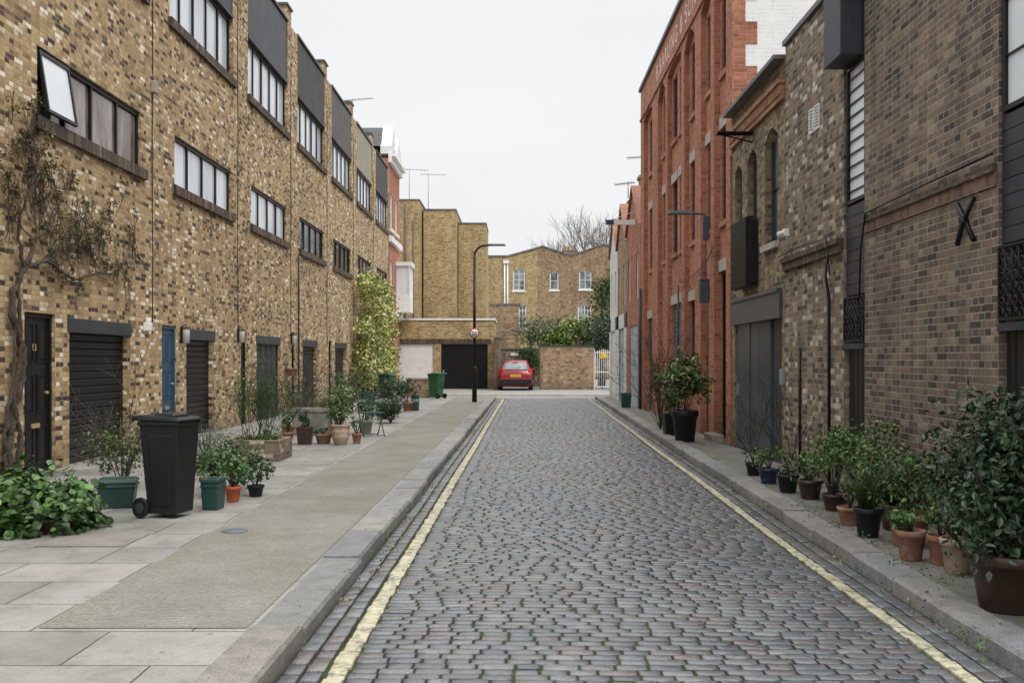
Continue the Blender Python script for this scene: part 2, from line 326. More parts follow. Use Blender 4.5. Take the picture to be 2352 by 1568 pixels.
def facade(mb,L,z0,H,ops,depth=.22,m=0,y=0,u_start=0):
    us=sorted(set([u_start,L]+[o[0] for o in ops]+[o[1] for o in ops])); us=[u for u in us if u_start<=u<=L]
    zs=sorted(set([z0,H]+[o[2] for o in ops]+[o[3] for o in ops])); zs=[z for z in zs if z0<=z<=H]
    for i in range(len(us)-1):
        for j in range(len(zs)-1):
            cu=(us[i]+us[i+1])/2; cz=(zs[j]+zs[j+1])/2
            if any(o[0]<cu<o[1] and o[2]<cz<o[3] for o in ops): continue
            mb.poly([(us[i],y,zs[j]),(us[i+1],y,zs[j]),(us[i+1],y,zs[j+1]),(us[i],y,zs[j+1])],m)
    for o in ops:
        a,b,c,d=o[:4]; ar=o[4] if len(o)>4 else 0; y1=y+depth
        mb.poly([(a,y,c),(a,y1,c),(a,y1,d),(a,y,d)][::-1],m)
        mb.poly([(b,y,c),(b,y1,c),(b,y1,d),(b,y,d)],m)
        if c>z0+.01: mb.poly([(a,y,c),(b,y,c),(b,y1,c),(a,y1,c)],m)
        if d<H-.01 or ar:
            if not ar: mb.poly([(a,y,d),(a,y1,d),(b,y1,d),(b,y,d)],m)
            else:
                n=8; pr=[]
                for k in range(n+1):
                    t=k/n; pr.append((a+(b-a)*t, d-ar*(1-math.sin(math.pi*t))))
                for k in range(n):
                    p,q=pr[k],pr[k+1]
                    mb.poly([(p[0],y,p[1]),(q[0],y,q[1]),(q[0],y,d),(p[0],y,d)],m)
                    mb.poly([(p[0],y,p[1]),(p[0],y1,p[1]),(q[0],y1,q[1]),(q[0],y,q[1])],m)
def body(mb,L,z0,H,D,m=0,roof=None,u0=0,y=0):
    mb.poly([(u0,y,z0),(u0,y,H),(u0,D,H),(u0,D,z0)],m); mb.poly([(L,y,z0),(L,D,z0),(L,D,H),(L,y,H)],m)
    mb.poly([(L,D,z0),(u0,D,z0),(u0,D,H),(L,D,H)],m)
    mb.poly([(u0,y,H),(L,y,H),(L,D,H),(u0,D,H)],m if roof is None else roof)
def window(par,u0,u1,z0,z1,y,cols,rows,fm,gm,fw=.05,mw=.035,sill=None,frac=None,dep=.07,hw=None):
    mb=MB(); ringop(mb,u0,u1,z0,z1,fw,y,y+dep); hw=hw or mw*.4
    xs=frac or [i/cols for i in range(1,cols)]
    for f in xs:
        x=u0+(u1-u0)*f; mb.box(x-mw/2,x+mw/2,y+.006,y+dep-.01,z0+fw,z1-fw)
    for j in range(1,rows):
        z=z0+(z1-z0)*j/rows; mb.box(u0+fw,u1-fw,y+.012,y+dep-.02,z-hw,z+hw)
    w=mb.obj('window',fm,par)
    g=MB(); 
    edges=[0]+list(xs)+[1]
    for i in range(len(edges)-1):
        a=u0+(u1-u0)*edges[i];b=u0+(u1-u0)*edges[i+1]; t=R.uniform(-.006,.006)
        yy=y+dep*.6
        g.poly([(a,yy-t,z0),(b,yy+t,z0),(b,yy+t,z1),(a,yy-t,z1)])
    g.obj('pane',gm,w)
    if sill:
        s=MB(); s.box(u0-sill[1],u1+sill[1],-sill[2],y+.02,z0-sill[3],z0-.001); s.obj('sill',sill[0],w)
    return w
def slat_door(par,u0,u1,z0,z1,y,mat,step=.1,name='garage_door',handle=True,vertical=False):
    mb=MB()
    if not vertical:
        n=max(2,int((z1-z0)/step)); st=(z1-z0)/n
        for i in range(n):
            a=z0+i*st; b=a+st
            mb.poly([(u0,y,a),(u1,y,a),(u1,y-.018,a+st*.15),(u0,y-.018,a+st*.15)])
            mb.poly([(u0,y-.018,a+st*.15),(u1,y-.018,a+st*.15),(u1,y-.022,b-st*.15),(u0,y-.022,b-st*.15)])
            mb.poly([(u0,y-.022,b-st*.15),(u1,y-.022,b-st*.15),(u1,y,b),(u0,y,b)])
    else:
        n=max(2,int((u1-u0)/step)); st=(u1-u0)/n
        for i in range(n):
            a=u0+i*st
            mb.box(a+.008,a+st-.008,y-.02,y+.02,z0,z1)
        mb.box(u0,u1,y+.005,y+.03,z0,z1)
    d=mb.obj(name,mat,par)
    if handle:
        h=MB(); x=u0+.12; h.box(x-.03,x+.03,y-.05,y-.023,z0+.85,z0+1.0); h.obj('handle','metal',d,bevel=.006)
    return d
def panel_door(par,u0,u1,z0,z1,y,mat,hm='brass',cols=2,rows=3):
    mb=MB(); mb.box(u0,u1,y,y+.05,z0,z1)
    w=(u1-u0); 
    for i in range(cols):
        for j in range(rows):
            a=u0+w*(i+.14)/cols; b=u0+w*(i+.86)/cols; c=z0+(z1-z0)*(j+.12)/rows; d=z0+(z1-z0)*(j+.88)/rows
            ringop(mb,a,b,c,d,.02,y-.012,y+.001)
            mb.box(a+.05,b-.05,y-.008,y+.001,c+.05,d-.05)
    ringop(mb,u0-.05,u1+.05,z0-.05,z1+.05,.05,y-.03,y+.04)
    d=mb.obj('door',mat,par)
    h=MB(); x=u1-.09; h.cyl((x,y-.05,z0+1.0),(x,y,z0+1.0),.02,n=10); h.obj('handle',hm,d)
    h=MB(); h.box(u0+w*.35,u0+w*.65,y-.018,y-.001,z0+.55,z0+.61); h.obj('letter_box',hm,d)
    return d

# ------------------------------------------------------------------ leaves
def leafset(name,parent,blobs,n,size,cols,mat='leaf',clusters=40,asp=.55,droop=.2,flat=.5,shell=.6,seed=1,spread=.28):
    g=np.random.default_rng(seed)
    bl=np.array([b for b in blobs],float)
    vol=(bl[:,3]*bl[:,4]*bl[:,5])**.67; pr=vol/vol.sum()
    bi=g.choice(len(bl),clusters,p=pr)
    d=g.normal(size=(clusters,3)); d/=np.linalg.norm(d,axis=1)[:,None]
    rad=g.uniform(0,1,clusters)**(1/3)*(1-shell*.4)+shell*.4*g.uniform(.6,1.15,clusters)
    cc=bl[bi,:3]+d*bl[bi,3:6]*rad[:,None]
    cb=g.uniform(.6,1.35,clusters)
    csz=g.uniform(.5,1.3,clusters)
    ci=g.integers(0,clusters,n)
    sc_=bl[bi][:,3:6].mean(1)*spread
    pos=cc[ci]+g.normal(size=(n,3))*(sc_*csz)[ci][:,None]
    out=pos-bl[bi[ci],:3]; out/=np.linalg.norm(out,axis=1)[:,None]+1e-6
    nrm=out*(1-flat)+np.array([0,0,1])*flat+g.normal(size=(n,3))*.45
    nrm/=np.linalg.norm(nrm,axis=1)[:,None]
    t=g.normal(size=(n,3))+out*.4; t-= (t*nrm).sum(1)[:,None]*nrm; t/=np.linalg.norm(t,axis=1)[:,None]
    t[:,2]-=droop; t/=np.linalg.norm(t,axis=1)[:,None]
    s=np.cross(nrm,t); s/=np.linalg.norm(s,axis=1)[:,None]+1e-6
    L=size*g.uniform(.55,1.25,n)[:,None]; W=L*asp
    v=np.empty((n,6,3)); 
    v[:,0]=pos-t*L*.5
    v[:,1]=pos-t*L*.15+s*W*.48+nrm*L*.07
    v[:,2]=pos+t*L*.22+s*W*.40+nrm*L*.05
    v[:,3]=pos+t*L*.52-nrm*L*.08
    v[:,4]=pos+t*L*.22-s*W*.40+nrm*L*.05
    v[:,5]=pos-t*L*.15-s*W*.48+nrm*L*.07
    V=v.reshape(-1,3); F=[(6*i,6*i+1,6*i+2,6*i+3) for i in range(n)]+[(6*i,6*i+3,6*i+4,6*i+5) for i in range(n)]
    me=bpy.data.meshes.new(name); me.from_pydata(V.tolist(),[],F); me.materials.append(M[mat])
    ca=np.array(cols,float); ck=g.integers(0,len(ca),n); c=ca[ck]*(cb[ci]*g.uniform(.75,1.25,n))[:,None]
    C=np.ones((n,6,4)); C[:,:,:3]=c[:,None,:]
    at=me.color_attributes.new('Col','FLOAT_COLOR','POINT'); at.data.foreach_set('color',C.reshape(-1).astype(np.float32)); me.update()
    o=bpy.data.objects.new(name,me); COL.objects.link(o)
    if parent: o.parent=parent
    return o
GREEN=[(.04,.085,.022),(.055,.11,.028),(.075,.13,.035)]
DARKG=[(.018,.045,.016),(.025,.058,.02),(.04,.075,.03)]
GREYG=[(.12,.14,.12),(.16,.18,.16),(.10,.11,.09)]
YELG=[(.44,.45,.12),(.31,.35,.08),(.52,.50,.22),(.12,.18,.045)]
LIME=[(.12,.20,.04),(.09,.16,.035),(.16,.22,.06)]
FRESH=[(.06,.14,.03),(.085,.18,.04),(.05,.11,.03)]
REDDY=[(.12,.05,.03),(.08,.08,.03),(.06,.09,.03)]

def stems(mb,base,tops,r=.006,m=0,n=5,wig=.04):
    for t in tops:
        p0=Vector(base);p1=Vector(t); mid=(p0+p1)/2+Vector((R.uniform(-wig,wig),R.uniform(-wig,wig),0))
        mb.tube([p0,mid,p1],[r,r*.7,r*.35],n,m)
def branch(mb,p,d,L,r,depth,m=0,up=.15,spread=.6,n=5,flat=None,tips=None,segs=4,rmin=0):
    pts=[Vector(p)]; dd=Vector(d).normalized(); rs=[r]
    for i in range(segs):
        dd=(dd+Vector((R.gauss(0,.16),R.gauss(0,.16),R.gauss(0,.13)+up*.25))).normalized()
        if flat is not None: dd[flat]*=.3
        pts.append(pts[-1]+dd*L/segs); rs.append(max(rmin,r*(1-.5*(i+1)/segs)))
    mb.tube(pts,rs,n,m,caps=False)
    if tips is not None and depth<=1: tips.append(tuple(pts[-1]))
    if depth>0:
        for k in range(R.choice([2,3,3])):
            i=R.randint(max(1,segs-2),segs); nd_=(dd+Vector((R.gauss(0,spread),R.gauss(0,spread),R.gauss(0,spread)))).normalized()
            branch(mb,pts[i],nd_,L*R.uniform(.55,.8),max(rmin,rs[i]*.7),depth-1,m,up,spread,max(3,n-1),flat,tips,max(2,segs-1),rmin)

def ringop2(mb,o,i,z0,z1,m=0):
    mb.box(-o,o,-o,-i,z0,z1,m); mb.box(-o,o,i,o,z0,z1,m); mb.box(-o,-i,-i,i,z0,z1,m); mb.box(i,o,-i,i,z0,z1,m)
def pot_mesh(r,h,style='round'):
    mb=MB()
    if style=='round':
        mb.lathe([(0.001,0),(r*.68,0),(r*.72,.01),(r*.93,h*.80),(r*1.0,h*.81),(r*1.04,h*.84),(r*1.04,h*.98),(r*1.0,h),(r*.92,h),(r*.9,h*.88),(0.001,h*.88)],n=22)
    elif style=='urn':
        mb.lathe([(0.001,0),(r*.62,0),(r*.66,h*.06),(r*.9,h*.35),(r*.93,h*.42),(r*.9,h*.45),(r*.98,h*.6),(r*1.0,h*.66),(r*.96,h*.7),(r*.93,h*.85),(r*1.03,h*.9),(r*1.05,h*.97),(r*.98,h),(r*.88,h),(r*.86,h*.88),(0.001,h*.88)],n=26)
    else:
        w=r; mb.frust((-w*.8,w*.8,-w*.8,w*.8),(-w,w,-w,w),0,h*.9); 
        ringop2(mb,w*1.06,w*.86,h*.88,h)
        mb.box(-w*.9,w*.9,-w*.9,w*.9,h*.84,h*.9)
    return mb
_seed=[100]
def potted(x,y,z,r,h,pm,label,fh,fr,cols=GREEN,n=350,ls=.06,style='round',asp=.55,kind='bush',shape=None,mat='leaf',grp='pots along the mews'):
    t=thing('potted_plant',label,'potted plant',(x,y,z),R.uniform(0,3) if style!='square' else .1,grp)
    pot_mesh(r,h,style).obj('pot',pm,t,bevel=.004 if style=='square' else 0)
    s=MB(); s.lathe([(0.001,h*.895),(r*.88,h*.89)],n=14); s.obj('soil','soil',t)
    _seed[0]+=1
    st=MB(); blobs=[]
    if kind=='bush':
        for i in range(6):
            a=R.uniform(0,6.28); q=fr*R.uniform(.1,.6)
            blobs.append((math.cos(a)*q,math.sin(a)*q,h+fh*R.uniform(.3,.78),fr*R.uniform(.3,.6),fr*R.uniform(.3,.6),fh*R.uniform(.2,.38)))
        stems(st,(0,0,h*.88),[(b[0],b[1],b[2]+b[5]*.5) for b in blobs],.008)
    elif kind=='grass':
        for i in range(60):
            a=R.uniform(0,6.28); l=fh*R.uniform(.6,1.1); q=fr*R.uniform(.3,1)
            c,s_=math.cos(a),math.sin(a)
            st.tube([(c*r*.3,s_*r*.3,h*.88),(c*q*.5,s_*q*.5,h+l*.6),(c*q,s_*q,h+l*R.uniform(.75,1))],[.006,.005,.001],3)
        blobs=[(0,0,h+fh*.2,fr*.4,fr*.4,fh*.2)]; n=n//5
    elif kind=='bare':
        for i in range(7):
            branch(st,(0,0,h*.88),(R.gauss(0,.35),R.gauss(0,.35),1),fh*.55,.008,2,up=.3,spread=.35,n=4,rmin=.0025)
        blobs=[(0,0,h+.08,fr*.4,fr*.4,.1)]; n=n//4
    st.obj('stem','barkdark' if kind!='grass' else 'leafgrass',t)
    leafset('foliage',t,blobs,n,ls,cols,mat,clusters=max(8,n//14),asp=asp,seed=_seed[0])
    return t

# ------------------------------------------------------------------ WORLD + camera
w=bpy.data.worlds.new('World'); sc.world=w; w.use_nodes=True; nt=w.node_tree
bg=nt.nodes['Background']; bg.inputs['Strength'].default_value=.1
sky=nt.nodes.new('ShaderNodeTexSky'); sky.sky_type='NISHITA'; sky.sun_disc=False
sky.sun_elevation=math.radians(52); sky.sun_rotation=math.radians(140); sky.dust_density=4; sky.air_density=1.5
tc=nt.nodes.new('ShaderNodeTexCoord')
cl=nd(nt,'ShaderNodeTexNoise',Vector=nd(nt,'ShaderNodeVectorMath',{'operation':'MULTIPLY'},i0=tc.outputs['Generated'],i1=(1,1,3.0)).outputs[0],Scale=2.2,Detail=5.0,Roughness=.5).outputs['Fac']
cloud=ramp(nt,cl,[(.3,(8.5,8.65,8.85)),(.7,(9.6,9.65,9.7))])
sz=nd(nt,'ShaderNodeSeparateXYZ',i0=tc.outputs['Generated']).outputs[2]
zr=nd(nt,'ShaderNodeMapRange',{'interpolation_type':'SMOOTHSTEP'},Value=sz,From_Min=.30,From_Max=.95,To_Min=1.0,To_Max=2.8).outputs[0]
cm=nd(nt,'ShaderNodeVectorMath',{'operation':'SCALE'},i0=cloud); nt.links.new(zr,cm.inputs['Scale'])
c=mixc(nt,.96,sky.outputs[0],cm.outputs[0])
nt.links.new(c,bg.inputs['Color'])
sl=bpy.data.lights.new('sun','SUN'); sl.energy=1.5; sl.angle=math.radians(22); sl.color=(1,.96,.90)
so=bpy.data.objects.new('sun',sl); COL.objects.link(so)
az=math.radians(140); el=math.radians(52)
sd=Vector((math.sin(az)*math.cos(el),math.cos(az)*math.cos(el),math.sin(el)))
so.rotation_euler=sd.to_track_quat('Z','Y').to_euler()
cam=bpy.data.cameras.new('camera'); co=bpy.data.objects.new('camera',cam); COL.objects.link(co)
co.location=(0,0,1.55); co.rotation_euler=(math.radians(90),0,0); cam.lens=35; cam.sensor_width=36
cam.shift_x=-.006; cam.shift_y=.0174; cam.clip_end=2000; cam.clip_start=.05; sc.camera=co

# ------------------------------------------------------------------ GROUND
g=MB(); g.poly([(-600,-600,-.10),(600,-600,-.10),(600,900,-.10),(-600,900,-.10)])
struct(g.obj('ground','earth'))
lk=lambda Y:-1.22+.009*Y
ly=lambda Y:-1.00+.009*Y
ry=lambda Y:2.06+.0165*Y
rk=lambda Y:2.38+.0165*Y
YE=39.6
# each sett: flat dressed top, small arris round the edge, vertical side down into the joint
def setts(cells,name,mat,palette,bedpoly=None,top=0.0,arris=.0045,side=.025,hj=.0016,tj=.016,ch=.007):
    c=np.array(cells,float); n=len(c)
    ring=np.array([(-1,-1),(-.3,-1.02),(.35,-1.01),(1,-1),(1,1),(.3,1.01),(-.35,1.02),(-1,1)],float)
    cr=np.array([1,0,0,1,1,0,0,1],float)
    hx=c[:,2:3]; hy=c[:,3:4]
    jx=rng.normal(0,.02,(n,8)); jy=rng.normal(0,.03,(n,8))
    ex=hx*(ring[:,0][None]+jx)-np.sign(ring[:,0])[None]*cr[None]*.003; ey=hy*(ring[:,1][None]+jy)-np.sign(ring[:,1])[None]*cr[None]*.003
    ix=ex-np.sign(ex)*np.minimum(ch*1.1,hx*.3); ix=np.where(cr[None]>0,ix,ex); iy=ey-np.sign(ey)*np.minimum(ch,hy*.3)
    tilt=rng.normal(0,tj,(n,2)); hz=rng.normal(0,hj,(n,1))+.006*np.sin(c[:,0:1]*2.1+c[:,1:2]*.7)
    def zz(x,y): return top+hz+tilt[:,0:1]*x*.5+tilt[:,1:2]*y
    zi=zz(ix,iy)+rng.normal(0,.0006,(n,8)); ze=zz(ex,ey)-arris
    X=np.concatenate([ex,ex,ix,np.zeros((n,1))],1)+c[:,0:1]; Yy=np.concatenate([ey,ey,iy,np.zeros((n,1))],1)+c[:,1:2]
    Z=np.concatenate([ze-side,ze,zi,zz(0*hx,0*hx)+rng.uniform(.0,.002,(n,1))],1)
    V=np.stack([X,Yy,Z],2).reshape(-1,3)
    q=[]; 
    for k in range(8):
        k2=(k+1)%8
        q.append((k,k2,8+k2,8+k)); q.append((8+k,8+k2,16+k2,16+k)); q.append((16+k,16+k2,24,24))
    Q=np.array(q); FF=(Q[None]+np.arange(n)[:,None,None]*25)
    V=V.tolist(); F=[]; sm=[]
    for arr in FF.tolist():
        for i,fq in enumerate(arr):
            if i%3==2: F.append(fq[:3])
            else: F.append(fq)
            sm.append(i%3!=0)
    nf=len(F)
    if bedpoly:
        b0=len(V); V+=bedpoly; F.append(list(range(b0,b0+len(bedpoly)))); sm.append(False)
    me=bpy.data.meshes.new(name); me.from_pydata(V,[],F); me.materials.append(M[mat]); me.materials.append(M['bed'])
    mi=np.zeros(len(F),int); mi[nf:]=1; me.polygons.foreach_set('material_index',mi); me.polygons.foreach_set('use_smooth',sm)
    pa=np.array(palette); cc=pa[rng.integers(0,len(pa),n)]*rng.uniform(.84,1.16,(n,1))
    C=np.ones((len(V),4)); C[:n*25,:3]=np.repeat(cc,25,0)
    at=me.color_attributes.new('Col','FLOAT_COLOR','POINT'); at.data.foreach_set('color',C.reshape(-1).astype(np.float32)); me.update()
    o=bpy.data.objects.new(name,me); COL.objects.link(o); return o
SP=[(.105,.114,.124),(.12,.127,.134),(.13,.136,.142),(.115,.117,.121),(.125,.12,.119),(.095,.105,.116),(.15,.153,.155),(.11,.12,.13),(.122,.108,.108)]
cells=[]; Y=2.6
while Y<YE:
    h=R.uniform(.076,.090); x=ly(Y)+.13; xe=ry(Y)-.005
    x-=R.uniform(0,.02)
    while x<xe-.05:
        wd=min(R.uniform(.11,.20),xe-x)
        if xe-x-wd<.06: wd=xe-x
        yw=.005*math.sin(x*1.5+Y*.35)
        cells.append((x+wd/2,Y+h/2+yw+R.gauss(0,.001),wd/2-.0028,h/2-R.uniform(.002,.004))); x+=wd
    Y+=h
for side in (0,1):
    for col_ in range(2):
        Y=2.6
        while Y<YE:
            l=R.uniform(.13,.24)
            if side==0: a=lk(Y)+.01; b=ly(Y)
            else: a=ry(Y)+.10; b=rk(Y)-.01
            wd=(b-a)/2; cx=a+wd*(col_+.5)
            cells.append((cx,Y+l/2,wd/2-.005,l/2-.005)); Y+=l
bp_=[(lk(2),2,-.010),(rk(2),2,-.010),(rk(YE),YE,-.010),(lk(YE),YE,-.010)]
road=struct(setts(cells,'cobbled_road','sett',SP,bp_))
for nm,f,wd in (('yellow_line',lambda Y:ly(Y)+.012,.105),('yellow_line',lambda Y:ry(Y)+.002,.092)):
    cs=[];Y=2.6
    while Y<YE-1:
        l=R.uniform(.08,.13); cs.append((f(Y)+wd/2+R.uniform(-.004,.004),Y+l/2,wd/2+R.uniform(-.007,.003),l/2+.0005)); Y+=l
    struct(setts(cs,nm,'yellow',[(1,1,1)],None,.003,.004,.02,.0015,.012,.006))
def kerb(f0,wd,zt,name,y0,y1,zl=.05):
    mb=MB(); cols=[]; Y=y0
    while Y<y1:
        l=min(R.uniform(.75,1.15),y1-Y); a=f0(Y)+R.uniform(-.012,.012); b=a+wd+R.uniform(-.012,.012); z=zt+R.uniform(-.008,.008)
        sx=(f0(Y+l)-f0(Y)); s=.022
        v=[]
        for (yy,dx) in ((Y+.003,0),(Y+.025,0),(Y+l-.025,sx),(Y+l-.003,sx)):
            lo=-.006 if yy in (Y+.003,Y+l-.003) else 0
            v+= [(a+dx,yy,-.09),(a+dx+.003,yy,z-s+lo),(a+dx+s*.9,yy,z+lo),(b+dx-s*.9,yy,z+lo),(b+dx-.003,yy,z-s+lo),(b+dx,yy,-.09)]
        fs=[]
        for k in range(3):
            for i in range(5): fs.append((k*6+i,k*6+i+1,(k+1)*6+i+1,(k+1)*6+i))
        fs.append((0,1,2,3,4,5)); fs.append((23,22,21,20,19,18))
        mb.idx(v,fs,0,False); c=R.choice([(.22,.214,.20),(.245,.232,.215),(.20,.195,.19),(.23,.21,.195),(.19,.19,.195)]); k=R.uniform(.85,1.14)
        cols+= [(c[0]*k,c[1]*k,c[2]*k,1)]*24; Y+=l
    o=mb.obj(name,'kerb'); at=o.data.color_attributes.new('Col','FLOAT_COLOR','POINT'); at.data.foreach_set('color',np.array(cols,np.float32).ravel()); return struct(o)
kerb(lambda Y:lk(Y)-.30,.30,.092,'kerb',2.5,39.5)
kerb(lambda Y:rk(Y),.25,.108,'kerb',2.5,39.5)
PZ=.08; RZ=.082
pv=MB(); pv.poly([(-6.6,-2,PZ-.002),(lk(0)-.26,-2,PZ-.002),(lk(YE)-.26,YE,PZ-.002),(-6.6,YE,PZ-.002)]); pv.poly([(-6.6,YE,-.1),(-6.6,YE,PZ-.002),(lk(YE)-.26,YE,PZ-.002),(lk(YE)-.26,YE,-.1)])
struct(pv.obj('pavement','paving'))
pv=MB(); n=24
for i in range(n):
    a=5.45+(YE-.5-5.45)*i/n; b=5.45+(YE-.5-5.45)*(i+1)/n
    pv.poly([(-2.66+.006*a,a,PZ+.003),(lk(a)-.315,a,PZ+.003),(lk(b)-.315,b,PZ+.003),(-2.66+.006*b,b,PZ+.003)])
struct(pv.obj('driveway_strip','ribbed'))
pv=MB(); pv.poly([(rk(0)+.2,-2,RZ),(4.6,-2,RZ),(4.6,YE,RZ),(rk(YE)+.2,YE,RZ)]); pv.poly([(rk(YE)+.2,YE,RZ),(4.6,YE,RZ),(4.6,YE,-.1),(rk(YE)+.2,YE,-.1)])
struct(pv.obj('pavement','rpave'))
pv=MB(); pv.poly([(-12,YE,-.03),(14,YE,-.03),(14,47,.0),(-12,47,0)]); pv.poly([(-12,47,0),(14,47,0),(14,75,.0),(-12,75,0)])
struct(pv.obj('yard_ground','apron'))
mb=MB(); x=-6
while x<7:
    l=R.uniform(.8,1.1); mb.box(x+.005,x+l-.005,42.6,42.85,-.09,.045+R.uniform(-.005,.005)); x+=l
struct(mb.obj('kerb','stone',bevel=.012))
mb=MB(); mb.lathe([(0.001,.012),(.085,.012),(.09,.010),(.105,.010),(.11,.004)],n=24); o=mb.obj('manhole_cover','bluegrey',loc=(-2.42,8.5,PZ+.003)); tag(o,'small round grey metal cover set in concrete','manhole cover')
mb=MB(); mb.box(-.35,.35,-.28,.28,0,.006); mb.box(-.30,.30,-.23,.23,.006,.008); o=mb.obj('inspection_cover','brownslab',loc=(-3.45,8.1,PZ+.001)); tag(o,'rectangular brownish inspection cover in paving slabs','manhole cover')

# ------------------------------------------------------------------ LEFT TERRACE
PW=5.13; RZ90=math.pi/2
umat={2:'slate',3:'darkrender',4:'greyrender',5:'beigerender',6:'darkrender'}
def left_house(k):
    u0=11.8+PW*k
    lab={-1:'yellow stock brick mews house with black ground-floor doors',0:'yellow brick mews house with black front door and open casement',1:'yellow brick mews house with muted blue front door',2:'yellow brick mews house with grey panelled garage doors',3:'yellow brick mews house with dark upper cladding and black garage'}.get(k,'yellow brick mews house partly screened by climbing plants')
    h=thing('mews_house',lab,'house',(-6.2,u0,0),RZ90,'terrace of yellow brick mews houses')
    doors={-1:((.77,1.55),(2.0,4.1)),0:((.70,1.52),(1.95,4.1)),1:((.40,1.12),(1.67,3.37)),2:((.2,.7),(1.54,3.84)),3:((.05,.5),(1.46,3.5))}.get(k,((.25,.8),(1.4,3.6)))
    (d0,d1),(g0,g1)=doors; dt=2.15; gt=2.02
    ops=[(1.03,4.58,4.68,5.6),(.78,4.72,7.62,10.62),(d0,d1,0,dt),(g0,g1,0,gt+.1)]
    mb=MB(); facade(mb,PW,0,10.62,ops,.22)
    body(mb,PW,0,10.62,7,0,1)
    mb.box(-.28,.28,.06,6.9,10.63,11.12); mb.box(-.33,.33,.02,6.95,11.12,11.18,1)
    mb.obj('wall',['stock','rooffelt'],h)
    gl={0:'glasscurtainrefl',1:'glasspale',2:'glasspale',3:'glassmid',4:'glassdark',5:'glassmid'}.get(k,'glassmid')
    if k==0:
        wn=window(h,1.03,4.58,4.68,5.6,.05,4,1,'blackpaint',gl,.06,.05,('darkbrick',.12,.07,.17),frac=[.26,.5,.76])
        c=MB(); W=.86; H=.82; ringop(c,0,W,-H,0,.045,-.02,.025); c.obj('casement','blackpaint',wn,loc=(1.09,.02,5.56),rot=(math.radians(-9),0,0))
        c=MB(); c.poly([(.04,0,-H+.04),(W-.04,0,-H+.04),(W-.04,0,-.04),(.04,0,-.04)]); c.obj('casement_pane','palepane',wn,loc=(1.09,.02,5.56),rot=(math.radians(-9),0,0))
    else:
        window(h,1.03,4.58,4.68,5.6,.05,4,1,'blackpaint',gl,.06,.05,('darkbrick',.12,.07,.17))
    window(h,.78,4.72,7.62,8.93,.08,5,1,'blackpaint','glasspale' ,.06,.05,('darkbrick',.08,.07,.17))
    p=MB(); p.box(.782,4.718,.02,.19,8.94,10.58); p.box(.80,4.70,-.015,.01,8.94,9.0); p.obj('cladding_panel',umat.get(k,'slate'),h)
    p=MB(); p.box(.77,4.73,-.03,.23,10.625,10.68); p.obj('coping','lead',h)
    dy=.07
    if k in(0,-1,3): panel_door(h,d0+.05,d1-.05,PZ+.03,dt-.06,dy,'blackpaint')
    elif k==1: panel_door(h,d0+.05,d1-.05,PZ+.03,dt-.06,.05,'bluepaint',hm='metal')
    else: panel_door(h,d0+.05,d1-.05,PZ+.03,dt-.06,dy,'blackpaint',cols=1)
    if k==2:
        d=panel_door(h,g0+.06,g1-.06,PZ,gt,.08,'greypaint',cols=4,rows=4); d.name='garage_door'
    else: slat_door(h,g0,g1,PZ-.02,gt-.1,.13,'blackpaint',.105)
    l=MB(); l.box(g0-.06,g1+.06,-.012,.18,gt-.10,gt+.105); l.obj('lintel','greypaint',h,bevel=.01)
    cb=MB()
    pts=[(5.05+.015*math.sin(i*1.7+k),-.012,2.0+i*1.08) for i in range(8)]
    cb.tube(pts,.009,5); cb.obj('cable','barkdark',h)
    if k in(0,3):
        jb=MB(); jb.box(4.98,5.12,-.08,-.001,6.05 if k==0 else 4.35,6.25 if k==0 else 4.75); jb.obj('junction_box','beigerender',h,bevel=.01)
    if k==0:
        jb=MB(); jb.box(4.65,4.80,-.11,-.001,2.02,2.16); jb.cyl((4.72,-.06,2.16),(4.72,-.06,2.24),.05,n=10); jb.obj('alarm_box','whitepaint',h,bevel=.01)
    if k==3:
        dp=MB(); dp.tube([(.70,-.05,4.4),(.72,-.05,3.0),(.72,-.05,.1)],.022,8); dp.obj('downpipe','blackpaint',h)
    return h
HH0=[left_house(k) for k in range(-1,7)][1]
text_obj('13',.13,'brass','door_number',HH0,(1.0,.055,1.66),(math.radians(90),0,0))
for (yy,zz_) in ((18.3,2.05),(22.0,2.12),(27.15,2.15)):
    t=thing('wall_lantern','small pale glass wall lantern beside a door','lamp',(-6.2,yy,zz_),RZ90,'wall lanterns beside the doors')
    a=MB(); a.box(-.04,.04,-.03,0,-.2,.1); a.tube([(0,-.02,.1),(0,-.1,.14),(0,-.1,.08)],.012,6); a.lathe([(.001,.09),(.075,.08),(.08,.06),(.02,.06)],(0,-.1,0),12); a.obj('bracket','blackpaint',t)
    a=MB(); a.lathe([(.065,.06),(.06,-.2),(.001,-.2)],(0,-.1,0),12); a.obj('lamp_shade','render',t)
t=thing('wall_pot','terracotta half pot fixed to a brick wall','pot',(-6.03,26.5,1.1),0)
pot_mesh(.16,.22).obj('pot','terra',t)

